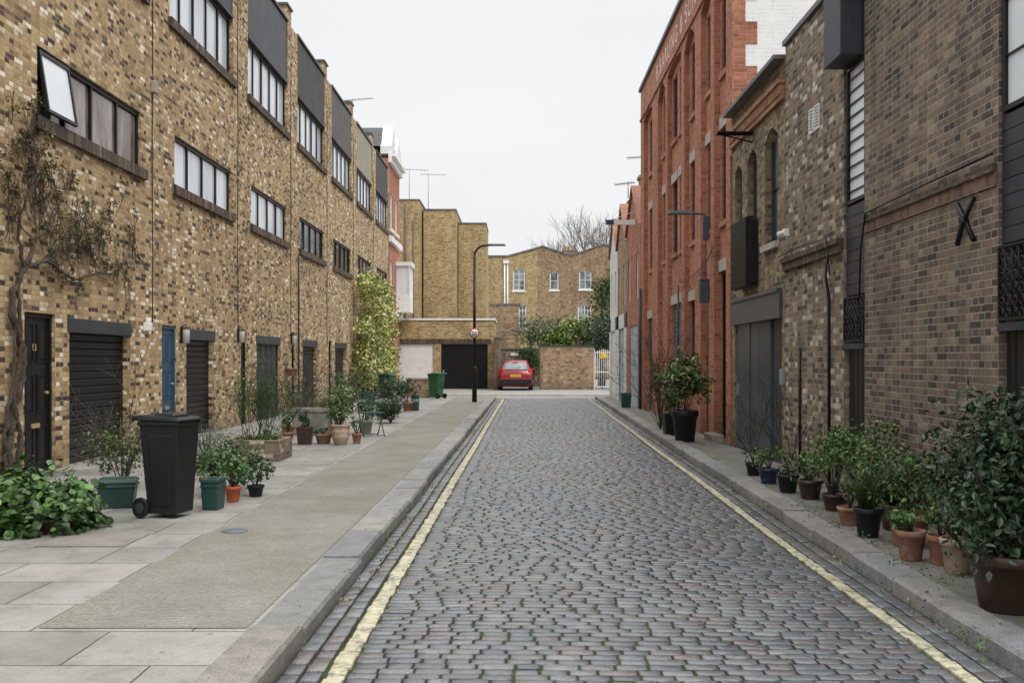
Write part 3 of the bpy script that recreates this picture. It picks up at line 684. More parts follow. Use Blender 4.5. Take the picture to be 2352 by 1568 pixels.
# ------------------------------------------------------------------ VICTORIAN building past the terrace
h=thing('victorian_house','red brick house with white gables and white bay window','house',(-6.22,47.75,0),RZ90)
mb=MB(); ops=[(.6,1.5,4.6,6.3),(.6,1.5,7.9,9.6),(2.6,3.5,7.9,9.6)]
facade(mb,4.4,0,11.2,ops,.12); body(mb,4.4,0,11.2,7,0); mb.obj('wall','red',h)
for z in (3.6,7.2,11.0):
    mb=MB(); mb.box(-.03,4.45,-.16,-.001,z,z+.28)
    if z>10: mb.box(-.03,4.45,-.34,-.001,11.28,11.42)
    mb.obj('cornice','whitepaint',h)
for o_ in ops: window(h,o_[0],o_[1],o_[2],o_[3],.04,1,2,'whitepaint','glassmid',.09,.06,('whitepaint',.1,.1,.14))
for a,pk in ((0.1,13.0),(2.3,12.8)):
    gb=MB(); pr=[(a,11.43),(a+2.0,11.43),(a+2.0,11.8),(a+1.7,12.0),(a+1.0,pk),(a+.3,12.0),(a,11.8)]
    gb.poly([(u,-.12,z) for u,z in pr]); gb.poly([(u,.4,z) for u,z in pr][::-1])
    for i in range(len(pr)):
        p,q=pr[i],pr[(i+1)%len(pr)]; gb.poly([(p[0],-.12,p[1]),(p[0],.4,p[1]),(q[0],.4,q[1]),(q[0],-.12,q[1])])
    gb.box(a+.7,a+1.3,-.16,-.121,11.7,12.2)
    gb.obj('gable','render',h)
    rf=MB(); rf.poly([(a,.4,11.8),(a+1,.4,pk-.1),(a+1,6,pk-.1),(a,6,11.8)]); rf.poly([(a+2,.4,11.8),(a+1,.4,pk-.1),(a+1,6,pk-.1),(a+2,6,11.8)]); rf.obj('roof','rooffelt',h)
bw=MB(); bw.box(2.9,4.35,-.72,-.002,3.95,4.85); bw.box(2.85,4.42,-.80,-.002,6.3,6.5); 
for a in (2.9,3.6,4.27): bw.box(a,a+.08,-.72,-.64,4.85,6.3)
b_=bw.obj('bay_window','whitepaint',h)
bw=MB(); bw.box(2.94,4.31,-.68,-.01,4.85,6.3); bw.obj('pane','glasspale',b_)

# ------------------------------------------------------------------ GARAGE building at the end
h=thing('garage_building','low yellow brick garage block with white and black doors','garage',(-6.6,52.3,0),0)
mb=MB(); facade(mb,5.35,0,3.6,[(.22,2.15,0,2.35),(2.55,5.0,0,2.35)],.2); body(mb,5.35,0,3.6,5,0,1); mb.obj('wall',['stock2','rooffelt'],h)
mb=MB(); mb.box(-.1,5.4,-.06,5.05,3.603,3.70); mb.obj('coping','whitepaint',h)
mb=MB(); mb.box(.1,5.2,-.02,-.001,2.36,2.62); mb.obj('lintel','darkbrick',h)
slat_door(h,.22,2.15,0,2.35,.1,'whitepaint',.11); slat_door(h,2.55,5.0,0,2.35,.1,'blackpaint',.13)
for i,(x0,x1,y0,hh) in enumerate(((-11.5,-5.95,59.9,11.1),(-5.85,-3.85,61.5,10.75),(-3.8,-2.05,63.3,10.15))):
    h=thing('brick_building','plain yellow stock brick block with flat parapet','building',(x0,y0,0),0,'stepped yellow brick blocks')
    mb=MB(); L=x1-x0; facade(mb,L,0,hh,[],.1); body(mb,L,0,hh,9-i*2.0,0,1); mb.obj('wall',['stock2','rooffelt'],h)
    mb=MB(); mb.box(-.04,L+.04,-.05,8.5-i*2,hh+.003,hh+.08); mb.obj('coping','lead',h)
    if i==0:
        mb=MB(); mb.tube([(4.7,-.06,10.9),(4.7,-.06,3.5)],.05,8); mb.obj('downpipe','greyrender',h)
        mb=MB(); mb.tube([(5.2,-.06,9.9),(5.2,-.06,3.5)],.03,8); mb.obj('downpipe','greyrender',h)
h=thing('outhouse','small flat-topped brown brick outhouse behind the garages','outbuilding',(-1.65,58,0))
mb=MB(); facade(mb,1.7,0,4.7,[],.1); body(mb,1.7,0,4.7,4,0,1); mb.obj('wall',['stock3','rooffelt'],h)
mb=MB(); mb.box(-.04,1.74,-.04,4.02,4.703,4.8); mb.obj('coping','lead',h)
def brickwall(x0,x1,y,t,hh,mat,label,cop='lead'):
    h=thing('brick_wall',label,'wall',(x0,y,0)); L=x1-x0
    mb=MB(); mb.box(0,L,0,t,0,hh); mb.obj('wall',mat,h)
    mb=MB(); mb.box(-.03,L+.03,-.04,t+.04,hh+.002,hh+.07); mb.obj('coping',cop,h)
    return h
brickwall(-1.2,1.25,56,.3,2.1,'patchy','brown brick garden wall behind the parked car')
brickwall(1.14,3.88,51,2.4,2.2,'stock3','squat tan brick enclosure with dark coping','greypaint')
brickwall(-1.22,-.95,50.2,5.7,2.6,'brown','narrow dark brick boundary wall beside garage')
mb=MB(); mb.box(-.22,.22,-.02,0,0,.16); o=mb.obj('parking_notice','whitepaint',loc=(-.2,55.97,1.75)); tag(o,'small white notice fixed to the garden wall','sign')
h=thing('metal_gate','white painted vertical-bar metal gate','gate',(3.92,51.1,0))
mb=MB()
for i in range(9): mb.cyl((.05+i*.1,0,.1),(.05+i*.1,0,1.95+.12*math.sin(i/8*math.pi)),.014,n=6)
for z in (.15,.9,1.9): mb.box(0,.9,-.015,.015,z-.02,z+.02)
mb.obj('bars','whitepaint',h)
for a in (-.05,.9):
    mb=MB(); mb.box(a,a+.055,-.03,.03,0,2.1); mb.obj('post','whitepaint',h)
mb=MB(); mb.box(.3,.6,-.04,-.02,1.6,1.85); mb.obj('warning_plate','yellowplate',h)
brickwall(4.9,9,51.3,.3,2.6,'stock3','brick garden wall beside the white gate')

def far_house(x0,x1,prof,mat,wins,label):
    h=thing('terraced_house',label,'house',(x0,85,0),0,'distant terrace with sloping parapets')
    mb=MB(); L=x1-x0; HH=10.0
    facade(mb,L,0,HH,[(a-x0,b-x0,c,d,.08) for a,b,c,d,_,_ in wins],.18); body(mb,L,0,HH,8,0,1)
    pr=[(0,HH),(L,HH)]+[(p-x0,z) for p,z in prof][::-1]
    mb.poly([(u,0,z) for u,z in pr]); mb.poly([(u,.35,z) for u,z in pr][::-1])
    mb.obj('wall',[mat,'rooffelt'],h)
    cp=MB()
    for (a,b) in zip(prof[:-1],prof[1:]):
        a0,a1=a[0]-x0,b[0]-x0
        cp.idx([(a0,-.08,a[1]),(a1,-.08,b[1]),(a1,.45,b[1]),(a0,.45,a[1]),(a0,-.08,a[1]+.12),(a1,-.08,b[1]+.12),(a1,.45,b[1]+.12),(a0,.45,a[1]+.12)],[(3,2,1,0),(4,5,6,7),(0,1,5,4),(1,2,6,5),(2,3,7,6),(3,0,4,7)])
    cp.obj('coping','lead',h)
    for a,b,c,d,co_,ro in wins: window(h,a-x0,b-x0,c,d,.06,co_,ro,'whitepaint','glassmid',.09,.05,('whitepaint',.1,.06,.12))
    return h
a=far_house(-6,1.65,[(-6,10.3),(-.9,10.3),(1.65,11.0)],'stock2',[(-.45,.58,7.4,9.25,2,4),(.05,.7,4.2,6.2,2,4)],'yellow brick terraced house with white sash windows')
for u in (4.85,5.1):
    mb=MB(); mb.tube([(u,-.08,10.0),(u,-.08,2)],.07,6); mb.box(u-.12,u+.12,-.2,-.001,9.7,10.0); mb.obj('downpipe','whitepaint',a)
far_house(1.66,4.5,[(1.66,11.0),(2.05,11.15),(4.5,10.35)],'stock3',[(2.7,3.45,7.45,9.0,1,2)],'reddish weathered brick terraced house with one window')
far_house(4.51,11,[(4.51,10.35),(7.3,11.3),(9.2,10.9),(11,10.8)],'stock3',[(5.2,6.25,7.5,9.1,2,2),(5.1,6.25,4.25,6.2,4,4)],'brown brick terraced house with multi-pane sash windows')
for x in (3.9,8.6):
    mb=MB(); mb.box(x,x+1.1,87,87.9,9.9,11.0 if x<5 else 12.0); zt=11.0 if x<5 else 12.0; mb.box(x-.05,x+1.15,86.95,87.95,zt,zt+.12)
    for i in range(3): mb.lathe([(.1,0),(.12,.35),(.09,.4)],(x+.22+i*.33,87.45,zt+.12),8)
    tag(mb.obj('chimney_stack','stock3'),'brick chimney stack with clay pots','chimney')

# ------------------------------------------------------------------ RIGHT SIDE
RX=3.62; RN=-math.pi/2
def rhouse(name,label,yfar,cat='house',x=RX): return thing(name,label,cat,(x,yfar,0),RN)
h=rhouse('brick_factory','tall orange-red brick works with pilasters and painted lettering',29.4,'building')
T=9.42; L=12.4
bays=[(29.4-28.7,29.4-26.9,0),(29.4-25.8,29.4-24.5,1),(29.4-24.15,29.4-22.1,0),(29.4-21.7,29.4-20.4,1),(29.4-19.75,29.4-18.75,0),(29.4-18.4,29.4-17.35,0)]
mb=MB(); facade(mb,L,0,T,[(a,b,.0,8.5,.3 if r else .12) for a,b,r in bays],.11)
body(mb,L,0,T,8,0,1)
wins=[]
for a,b,r in bays:
    c=(a+b)/2; ws=[c] if b-a<1.9 else [a+.5,b-.5]
    for cc in ws:
        wd=.38 if b-a<1.9 else .35
        wins.append((cc-wd,cc+wd,6.75,8.25)); wins.append((cc-wd,cc+wd,4.05,5.75))
gr=[(29.4-24.05,29.4-22.2,.1,2.85),(29.4-18.35,29.4-17.4,.1,3.15),(29.4-28.5,29.4-27.1,.1,2.7),(29.4-21.6,29.4-20.5,.9,2.8)]
facade(mb,L-.05,0,8.6,wins+gr,.13,y=.11,u_start=.05)
mb.obj('wall',['red','rooffelt'],h)
for (a,b,c,d) in wins: window(h,a,b,c,d,.15,2,4,'greypaint','glassdark',.035,.025,('red',.06,-.06,.1))
for (a,b,c,d) in wins+gr:
    if c<6:
        lt=MB(); lt.box(a-.10,b+.10,.08,.23,d+.002,d+.22); lt.obj('lintel','stone',h)
slat_door(h,gr[0][0],gr[0][1],.1,2.85,.17,'bluegrey',.11,'louvred_door'); 
panel_door(h,gr[1][0]+.05,gr[1][1]-.05,.15,3.1,.18,'blackpaint',cols=2,rows=4)
slat_door(h,gr[2][0],gr[2][1],.1,2.7,.17,'greypaint',.2,vertical=True)
window(h,*gr[3],.16,3,3,'greypaint','glassdark',.04,.03)
mb=MB(); mb.box(-.06,L+.0,-.06,8.02,T+.003,T+.10); mb.obj('coping','lead',h)
mb=MB(); mb.box(-.02,L,-.035,-.002,8.53,8.59); mb.obj('string_course','red',h)
mb=MB(); mb.box(11.15,11.95,-.22,0,.02,.22); mb.obj('step','brownslab',h,bevel=.02)
text_obj('B.BARLING & SONS',.56,'letter','painted_lettering',h,(3.35,-.003,8.80),(math.radians(90),0,0),ext=.002,spacing=1.32)
for pts,r in (([(.35,-.06,3.6),(.35,-.06,.1)],.045),([(10.6,-.04,3.0),(10.6,-.04,.1)],.013),([(7.2,-.05,3.2),(7.2,-.05,.1)],.022)):
    mb=MB(); mb.tube(pts,r,8); mb.obj('downpipe','greypaint',h)
mb=MB(); mb.tube([(7.2,-.04,3.3),(9,-.04,3.25),(10.5,-.04,3.4),(11.1,-.04,3.6)],.010,5); mb.obj('cable','greypaint',h)
hh=thing('white_party_wall','tall white painted brick wall with red toothed quoins','wall',(RX,16.99,0),0)
q=MB(); q.box(.0,8,-.16,.0,5.0,12.5); q.obj('wall','whitebrick',hh)
q=MB(); z=5.0; i=0
while z<12.5:
    wd=.42 if i%2 else .22
    q.box(-.006,wd,-.172,.0,z+.001,z+.375); z+=.375; i+=1
q.obj('quoins','red',hh)

# --- mews house with arched windows
h=rhouse('mews_house','brown brick mews house with arched windows and charcoal doors',16.8); L=3.3; T=5.62
f=lambda Y:16.8-Y
mb=MB(); wn=[(f(16.62),f(16.1),3.15,4.72,.14),(f(15.72),f(15.1),3.15,4.78,.14),(f(14.62),f(13.88),3.2,4.85,.16)]
facade(mb,L,0,T,wn+[(f(16.62),f(13.66),0,2.5)],.18); body(mb,L,0,T,8,0,1); mb.obj('wall',['olive','rooffelt'],h)
for a in wn: window(h,a[0],a[1],a[2],a[3],.10,1,2,'greypaint','glassmid',.05,.03,('stone',.05,.06,.09))
mb=MB(); u=.02
mb.box(0,L,-.05,-.002,5.08,5.16)
while u<L-.06:
    mb.box(u,u+.07,-.07,-.002,5.159,5.301); u+=.11
mb.box(0,L,-.09,-.002,5.30,5.37); mb.obj('cornice','redtrim',h)
mb=MB(); mb.box(-.05,L+.0,-.16,8,T+.003,T+.06); mb.obj('roof_edge','lead',h)
mb=MB(); mb.box(f(16.66),f(13.62),-.05,.1,2.12,2.5); mb.box(f(16.64),f(13.64),-.08,.02,2.48,2.53);mb.obj('fascia','bluegrey2',h)
mb=MB(); mb.box(f(16.60),f(15.7),.03,.07,.1,2.12); mb.box(f(15.69),f(15.25),.045,.08,.1,2.12); mb.obj('door','bluegrey2',h)
slat_door(h,f(15.24),f(14.45),.1,2.12,.06,'bluegrey2',.085,'garage_door',False,True)
slat_door(h,f(14.43),f(13.7),.1,2.12,.10,'greypaint',.18,'garage_door',False,True)
mb=MB(); mb.box(f(16.5),f(16.46),.0,.03,.95,1.15); mb.obj('handle','metal',h)
mb=MB(); u=f(16.05)
mb.box(f(16.05),f(15.0),-.16,-.10,2.65,2.70); mb.box(f(16.05),f(15.0),-.16,-.10,3.66,3.71); mb.box(f(16.05),f(16.0),-.16,0,2.70,3.66); mb.box(f(15.05),f(15.0),-.16,0,2.70,3.66)
while u<f(15.05): mb.box(u,u+.03,-.19,-.12,2.66,3.70); u+=.055
mb.box(f(16.0),f(15.05),-.115,-.002,2.70,3.66); mb.obj('slatted_screen','blackpaint',h)
mb=MB(); mb.box(f(13.60),f(13.50),-.05,-.002,1.2,1.42); mb.obj('intercom','metal',h,bevel=.006)
mb=MB(); mb.box(-.55,0,-.02,.02,-.015,.015); mb.box(-.55,0,-.09,.09,.015,.03); mb.tube([(-.45,0,-.01),(0,0,-.12)],.012,6)
tag(mb.obj('wall_bracket','blackpaint',loc=(RX-.02,15.3,5.0)),'flat black metal bracket projecting from brick wall','bracket')

h=rhouse('mews_house','patchy old brick mews house with thick string course',13.48); L=2.42; T=5.78
mb=MB(); facade(mb,L,0,T,[],.2); body(mb,L,0,T,8,0,1)
mb.obj('wall',['patchy','rooffelt'],h)
mb=MB(); mb.box(0,L-.02,-.05,-.002,2.74,2.84); mb.box(0,L-.02,-.08,-.002,2.84,2.90);mb.obj('string_course','darkbrick',h)
mb=MB(); mb.box(-.03,L,-.04,.4,T+.003,T+.07); mb.obj('coping','lead',h)
for a in (0,.22):
    mb=MB(); ringop(mb,1.15+a,1.33+a,4.32,4.62,.02,-.025,-.002)
    for j in range(7): mb.box(1.17+a,1.31+a,-.02,-.006,4.345+j*.037,4.360+j*.037)
    mb.obj('air_vent','render',h)
mb=MB(); mb.tube([(2.1,-.09,2.7),(2.05,-.09,2.5),(2.05,-.05,2.25),(2.05,-.05,.1)],[.011,.014,.02,.02],8); mb.obj('downpipe','blackpaint',h)
mb=MB(); mb.tube([(.75,-.02,1.7),(.75,-.02,.1)],.016,6); mb.obj('downpipe','blackpaint',h)
mb=MB(); mb.tube([(0.0,-.10,2.93),(1.0,-.10,2.96),(2.1,-.10,2.93),(2.2,-.09,2.5)],.009,5); mb.obj('cable','blackpaint',h)
mb=MB(); mb.box(-.05,.05,-.06,0,-.05,.05); mb.cyl((0,-.05,0),(0,-.14,-.03),.035,n=10); mb.obj('security_lamp','whitepaint',h,loc=(.12,0,3.25))

def lattice(h,u0,u1,z0,z1,y):
    mb=MB(); ringop(mb,u0,u1,z0,z1,.02,y,y+.02)
    s=.10; nu=max(1,round((u1-u0)/s)); nz=max(1,round((z1-z0)/s)); du=(u1-u0)/nu; dz=(z1-z0)/nz
    for i in range(nu):
        for j in range(nz):
            c=(u0+(i+.5)*du,y+.01,z0+(j+.5)*dz); pts=[]
            for k in range(13):
                t=k/12*2*math.pi*1.2+(i+j)%2*math.pi; r=min(du,dz)*.48*(1-.45*k/12)
                pts.append((c[0]+r*math.cos(t),c[1],c[2]+r*math.sin(t)))
            mb.tube(pts,.0065,4)
    for i in range(nu+1): mb.cyl((u0+i*du,y+.012,z0),(u0+i*du,y+.012,z1),.006,n=4)
    mb.obj('railing','blackpaint',h)
def darkbay(yfar,L,label,zs,top,wtop):
    h=rhouse('timber_bay',label,yfar,'building facade',RX+.015)
    za,zb,zc=zs
    mb=MB(); n=int((zc-zb)/.12)
    mb.box(0,L,.12,3.5,0,top)
    for i in range(n):
        a=zb+(zc-zb)*i/n; b=zb+(zc-zb)*(i+1)/n
        mb.box(0,L,.0+.012,.12,a,b-.008); mb.box(0,L,.02,.12,b-.008,b)
    mb.box(0,L,.0,.12,wtop,top); mb.box(0,L,-.03,.12,za-.06,za)
    mb.obj('cladding','slate',h)
    lattice(h,.01,L-.01,za+.02,zb-.02,-.03)
    slat_door(h,.03,L-.03,.1,za-.06,.05,'blackpaint',.14,'door',False,True)
    window(h,.02,L-.02,zc+.02,wtop,.0,max(1,int(L/.9)),11,'blackpaint','palepane',.04,.03,hw=.006,dep=.05)
    return h
h=darkbay(11.055,.65,'narrow black timber bay with tall window and iron railing',(1.72,2.25,3.23),7.0,4.75)
mb=MB(); mb.box(.0,.56,-.24,-.002,4.76,6.9); mb.obj('projecting_box','slate',h,bevel=.01)
darkbay(7.50,3.6,'black timber bay with slatted window and scrolled railing',(1.82,2.42,3.38),8.2,8.0)
h=rhouse('brick_house','dark brown brick house wall with iron tie plate',10.40); L=2.9; T=8.2
mb=MB(); facade(mb,L,0,T,[],.2); body(mb,L,0,T,8,0,1); mb.obj('wall',['brown','rooffelt'],h)
mb=MB(); mb.box(.0,L-.02,-.04,-.002,2.97,3.03); mb.obj('string_course','darkbrick',h)
mb=MB(); mb.box(.0,L-.02,-.018,-.002,2.86,2.969); mb.obj('brick_band','bandbrick',h)
mb=MB(); mb.tube([(-.02,-.05,2.2),(.02,-.05,2.7),(.12,-.05,2.95),(.2,-.06,3.05),(1.5,-.05,3.08),(2.9,-.05,3.10)],.010,6); mb.obj('cable','blackpaint',h)
mb=MB()
for s in (1,-1): mb.tube([(s*-.15,-.02,-.17),(0,-.025-.01*s,0),(s*.15,-.02,.17)],.020,4)
mb.cyl((0,-.06,0),(0,0,0),.03,n=8)
mb.obj('pattress_plate','blackpaint',h,loc=(2.38,0,2.66))

def gabled(yfar,L,hw,pk,mat,label,ground,gmat,gate):
    h=rhouse('gabled_cottage',label,yfar); u0,u1=gate
    mb=MB(); facade(mb,L,0,hw,[(u0,u1,.05,2.6),(.35,.95,3.4,4.8),(L-1.1,L-.5,3.4,4.8)],.12); body(mb,L,0,hw,6,0,1)
    mb.poly([(0,0,hw),(L,0,hw),(L/2,0,pk)]); mb.poly([(0,6,hw),(L/2,6,pk),(L,6,hw)])
    mb.obj('wall',[mat,'rooffelt'],h)
    rf=MB(); e=.08
    rf.poly([(-.05,-e,hw-.03),(L/2,-e,pk+.06),(L/2,6,pk+.06),(-.05,6,hw-.03)][::-1]); rf.poly([(L+.05,-e,hw-.03),(L/2,-e,pk+.06),(L/2,6,pk+.06),(L+.05,6,hw-.03)])
    rf.obj('roof','terra',h)
    for a in (.35,L-1.1): window(h,a,a+.6,3.4,4.8,.04,1,2,'whitepaint','glassdark',.06,.04)
    slat_door(h,u0,u1,.05,2.6,.05,gmat,.16,'garage_door',False,True)
    if ground:
        g=MB(); g.box(.02,u0-.02,-.03,-.002,.05,3.1); g.box(u1+.02,L-.02,-.03,-.002,.05,3.1); g.box(.02,L-.02,-.03,-.002,2.62,3.1); g.obj('render_band',ground,h)
    return h
gabled(33.1,3.6,5.6,6.95,'red','red brick gabled cottage with pale blue doors',None,'paleblue',(.8,2.9))
gabled(36.2,3.05,5.5,6.9,'stock3','gabled brick cottage with pale blue garage','render','paleblue',(.6,2.4))
gabled(39.2,2.95,5.5,6.8,'render','white rendered gabled cottage with pipes','render','whitepaint',(.6,2.3))
for (yy,zz_,hh) in ((33.0,5.9,1.6),(36.2,5.9,1.3)):
    mb=MB(); mb.box(-.0,.9,-.25,.25,0,hh); mb.box(-.05,.95,-.3,.3,hh,hh+.1)
    for i in range(3): mb.lathe([(.09,0),(.11,.3),(.08,.34)],(.18+.27*i,0,hh+.1),8)
    tag(mb.obj('chimney_stack','stock3',loc=(RX+.4,yy,zz_)),'brick chimney stack with clay pots','chimney')
mb=MB(); mb.box(-.92,-.68,-.03,.03,-.07,.08,1); mb.box(-.679,-.02,-.03,.03,-.02,.08,0); mb.box(-.679,-.02,-.032,.032,-.07,-.021,0); mb.tube([(-.8,0,.06),(0,0,.35)],.01,5,0)
tag(mb.obj('projecting_sign',['whitepaint','navy'],loc=(RX,30.6,5.75)),'slim white and navy board projecting from the wall','sign')

t=thing('wall_street_lamp','grey wall-mounted street lamp with bracket arm','street lamp',(RX,18.9,4.28))
mb=MB(); mb.box(-.12,-.0,-.05,.05,-.45,-.02); mb.tube([(-.06,0,-.05),(-.1,0,.02),(-.35,0,.05)],.022,8); mb.tube([(-.06,0,-.45),(-.06,0,-1.25)],.010,6); mb.obj('bracket','bluegrey2',t,bevel=.008)
mb=MB(); mb.frust((-.80,-.30,-.09,.09),(-.76,-.30,-.05,.05),.02,.085); mb.obj('lamp_head','bluegrey2',t,bevel=.012)
t=thing('junction_cabinet','grey metal electrical box on the brick wall','electrical box',(RX,18.9,2.62))
mb=MB(); mb.box(-.18,-.001,-.1,.1,0,.42); mb.box(-.19,0,-.11,.11,.42,.45); mb.obj('cabinet','bluegrey2',t,bevel=.01)
mb=MB(); mb.box(-.186,-.181,-.07,.07,.05,.36); mb.obj('cabinet_door','bluegrey2',t)
t=thing('street_lamp','black street lamp post with curved arm and speed sign','street lamp',(-1.5,34.2,PZ))
mb=MB(); mb.lathe([(.001,0),(.085,0),(.085,1.15),(.075,1.2),(.055,1.25)],n=14); pts=[(0,0,1.2),(0,0,5.0)]
for k in range(7):
    a=k/6*math.pi/2; pts.append((.38*(1-math.cos(a)),0,5.0+.38*math.sin(a)))
pts.append((.62,0,5.40)); mb.tube(pts,[.05,.045]+[.04]*8,10); mb.obj('post','blackpaint',t)
mb=MB(); mb.frust((.55,1.08,-.09,.09),(.58,1.04,-.05,.05),5.36,5.43); mb.obj('lamp_head','greypaint',t,bevel=.015)
s=MB(); s.lathe([(.001,-.01),(.17,-.01),(.17,.01),(.001,.01)],n=28,m=0); sg=s.obj('speed_sign','signred',t,loc=(0,-.10,2.36),rot=(math.radians(90),0,0))
s=MB(); s.lathe([(.001,.013),(.135,.013),(.135,.0)],n=28); s.obj('sign_face','whitepaint',sg)
text_obj('20',.19,'blackpaint','numerals',sg,(0,-.066,.016),(0,0,0),ext=.003,align='CENTER')

def aerial(x,y,z,hm,ln,rz,lab='thin metal television aerial on a mast'):
    mb=MB(); mb.cyl((0,0,0),(0,0,hm),.02,n=6); mb.cyl((-ln*.3,0,hm-.05),(ln*.7,0,hm-.05),.014,n=5)
    for i in range(10):
        xx=-ln*.28+ln*.97*i/9; mb.cyl((xx,-.2+.008*i,hm-.05),(xx,.2-.008*i,hm-.05),.008,n=4); mb.cyl((xx,0,hm-.12),(xx,0,hm+.02),.006,n=4)
    o=mb.obj('television_aerial','metal',loc=(x,y,z),rot=(0,0,rz)); tag(o,lab,'aerial','rooftop television aerials')
aerial(-6.9,41.5,11.1,1.3,1.3,-.3); aerial(-6.6,60.4,11.1,2.0,1.6,.2); aerial(-5.6,62,10.8,2.3,1.5,.1)
aerial(4.0,36.2,7.4,.6,.8,2.5); aerial(4.1,33,7.7,.6,.7,2.8)

# ------------------------------------------------------------------ CAR
car=thing('parked_car','red hatchback parked rear-on before a brick wall','car',(-.13,49.4,0.0))
st=[(0.0,.30,.62,.70,.70,.62),(.05,.24,.80,.92,.80,.70),(.16,.22,.95,1.04,.84,.72),(.42,.20,.95,1.40,.855,.62),(.62,.20,.94,1.48,.86,.61),(1.2,.20,.93,1.52,.86,.62),(2.0,.20,.92,1.50,.86,.62),(2.5,.20,.91,1.36,.86,.64),(3.0,.20,.88,1.02,.85,.70),(3.5,.24,.74,.86,.80,.68),(3.72,.3,.6,.66,.68,.58)]
def sec(y,zb,zm,zt,wm,wt):
    half=[(0,zb),(wm*.90,zb),(wm*.98,zb+.12),(wm,(zb+zm)/2+.05),(wm*.97,zm),(wt,zt-.09),(wt-.10,zt-.012),(0,zt)]
    return [(x,y,z) for x,z in half]+[(-x,y,z) for x,z in half[-2:0:-1]]
mb=MB(); vs=[];
for s_ in st: vs+=sec(*s_)
n=len(sec(*st[0])); fs=[]
for i in range(len(st)-1):
    for k in range(n): fs.append((i*n+k,i*n+(k+1)%n,(i+1)*n+(k+1)%n,(i+1)*n+k))
fs.append(tuple(range(n))[::-1]); fs.append(tuple((len(st)-1)*n+k for k in range(n)))
mb.idx([Vector(v) for v in vs],[f[::-1] for f in fs],0,True); mb.obj('body','carred',car)
mb=MB(); mb.idx([(-.62,.135,1.05),(.62,.135,1.05),(.52,.385,1.385),(-.52,.385,1.385)],[(0,1,2,3)]); 
for s_ in (1,-1): mb.poly([(s_*.84,.75,.98),(s_*.84,2.5,.98),(s_*.66,2.2,1.40),(s_*.66,.85,1.41)][::s_])
mb.obj('window','glassmid',car)
mb=MB(); mb.box(-.80,.80,-.07,.12,.30,.56); mb.box(-.55,.55,-.085,-.05,.33,.42); mb.obj('bumper','blackpot',car,bevel=.04)
mb=MB(); mb.box(-.78,.78,-.06,.1,.46,.62); mb.obj('bumper_skin','carred',car,bevel=.03)
for s_ in (1,-1):
    mb=MB(); mb.idx([(s_*.60,.03,.78),(s_*.82,.12,.80),(s_*.80,.16,1.10),(s_*.66,.10,1.08)],[(0,1,2,3) if s_>0 else (3,2,1,0)]); mb.idx([(s_*.825,.12,.80),(s_*.86,.34,.86),(s_*.84,.30,1.02),(s_*.805,.16,1.10)],[(0,1,2,3)]); mb.obj('tail_light','redlens',car)
    mb=MB(); mb.box(min(s_*.86,s_*1.0),max(s_*.86,s_*1.0),2.2,2.3,.95,1.08); mb.obj('wing_mirror','carred',car,bevel=.03)
    for yy in (.62,3.02):
        mb=MB(); mb.cyl((s_*.68,yy,.3),(s_*.87,yy,.3),.30,n=22); wo=mb.obj('wheel','blackpot',car,bevel=.03)
        mb=MB(); mb.cyl((s_*.865,yy,.3),(s_*.885,yy,.3),.19,n=16); mb.obj('rim','metal',wo)
mb=MB(); mb.box(-.26,.26,-.012,.02,.67,.79); pl=mb.obj('number_plate','yellowplate',car)
text_obj('KL55 DJE',.10,'blackpaint','plate_characters',pl,(0,-.016,.695),(math.radians(90),0,0),ext=.002,align='CENTER')
mb=MB(); mb.box(-.12,.12,.33,.37,1.405,1.425); mb.obj('brake_light','redlens',car)
mb=MB(); mb.cyl((-.02,.18,1.10),(.28,.205,1.16),.01,n=5); mb.obj('wiper','blackpaint',car)

# ------------------------------------------------------------------ BINS, boxes
def bin_(x,y,mat,lab,sc_=1.0,rz=0,wx=1.0):
    t=thing('wheelie_bin',lab,'bin',(x,y,PZ),rz); t.scale=(sc_*wx,sc_*wx,sc_)
    mb=MB(); mb.frust((-.17,.19,-.18,.18),(-.25,.24,-.235,.235),.04,.92); 
    mb.box(-.265,.25,-.245,.245,.88,.925)
    for yy in (-.12,0,.12): mb.box(-.245,-.22,yy-.015,yy+.015,.35,.86)
    mb.frust((-.10,.12,-.20,-.17),(-.14,.16,-.235,-.20),.12,.80)
    mb.box(-.21,-.17,-.18,.18,.1,.16); mb.obj('body',mat,t,bevel=.022,seg=3)
    mb=MB(); mb.idx([(-.28,-.26,.93),(.275,-.26,.925),(.275,.26,.925),(-.28,.26,.93),(-.27,-.245,.985),(.24,-.225,.96),(.24,.225,.96),(-.27,.245,.985)],[(3,2,1,0),(4,5,6,7),(0,1,5,4),(1,2,6,5),(2,3,7,6),(3,0,4,7)])
    mb.frust((-.12,.16,-.17,.17),(-.09,.13,-.14,.14),.965,1.0); mb.obj('lid',mat,t,bevel=.018,seg=3)
    mb=MB(); mb.cyl((-.33,-.22,.96),(-.33,.22,.96),.018,n=8); mb.box(-.34,-.27,-.235,-.20,.93,.975); mb.box(-.34,-.27,.20,.235,.93,.975); mb.obj('handle',mat,t,bevel=.005)
    for s_ in (1,-1):
        mb=MB(); mb.cyl((-.23,s_*.20,.10),(-.23,s_*.25,.10),.10,n=20); wo=mb.obj('wheel','blackpot',t,bevel=.012)
        mb=MB(); mb.cyl((-.23,s_*.247,.10),(-.23,s_*.258,.10),.05,n=14); mb.obj('hub','greypaint',wo)
    return t
bin_(-3.27,9.35,'blackpot','tall black wheelie bin standing on paving slabs',.97,-.22,.84)
bin_(-3.08,37.5,'bingreen','green wheelie bin beside a low brick wall',.98,2.6)
bin_(-4.85,36.8,'greenplastic','dark green wheelie bin among shrubs',.95,1.2)
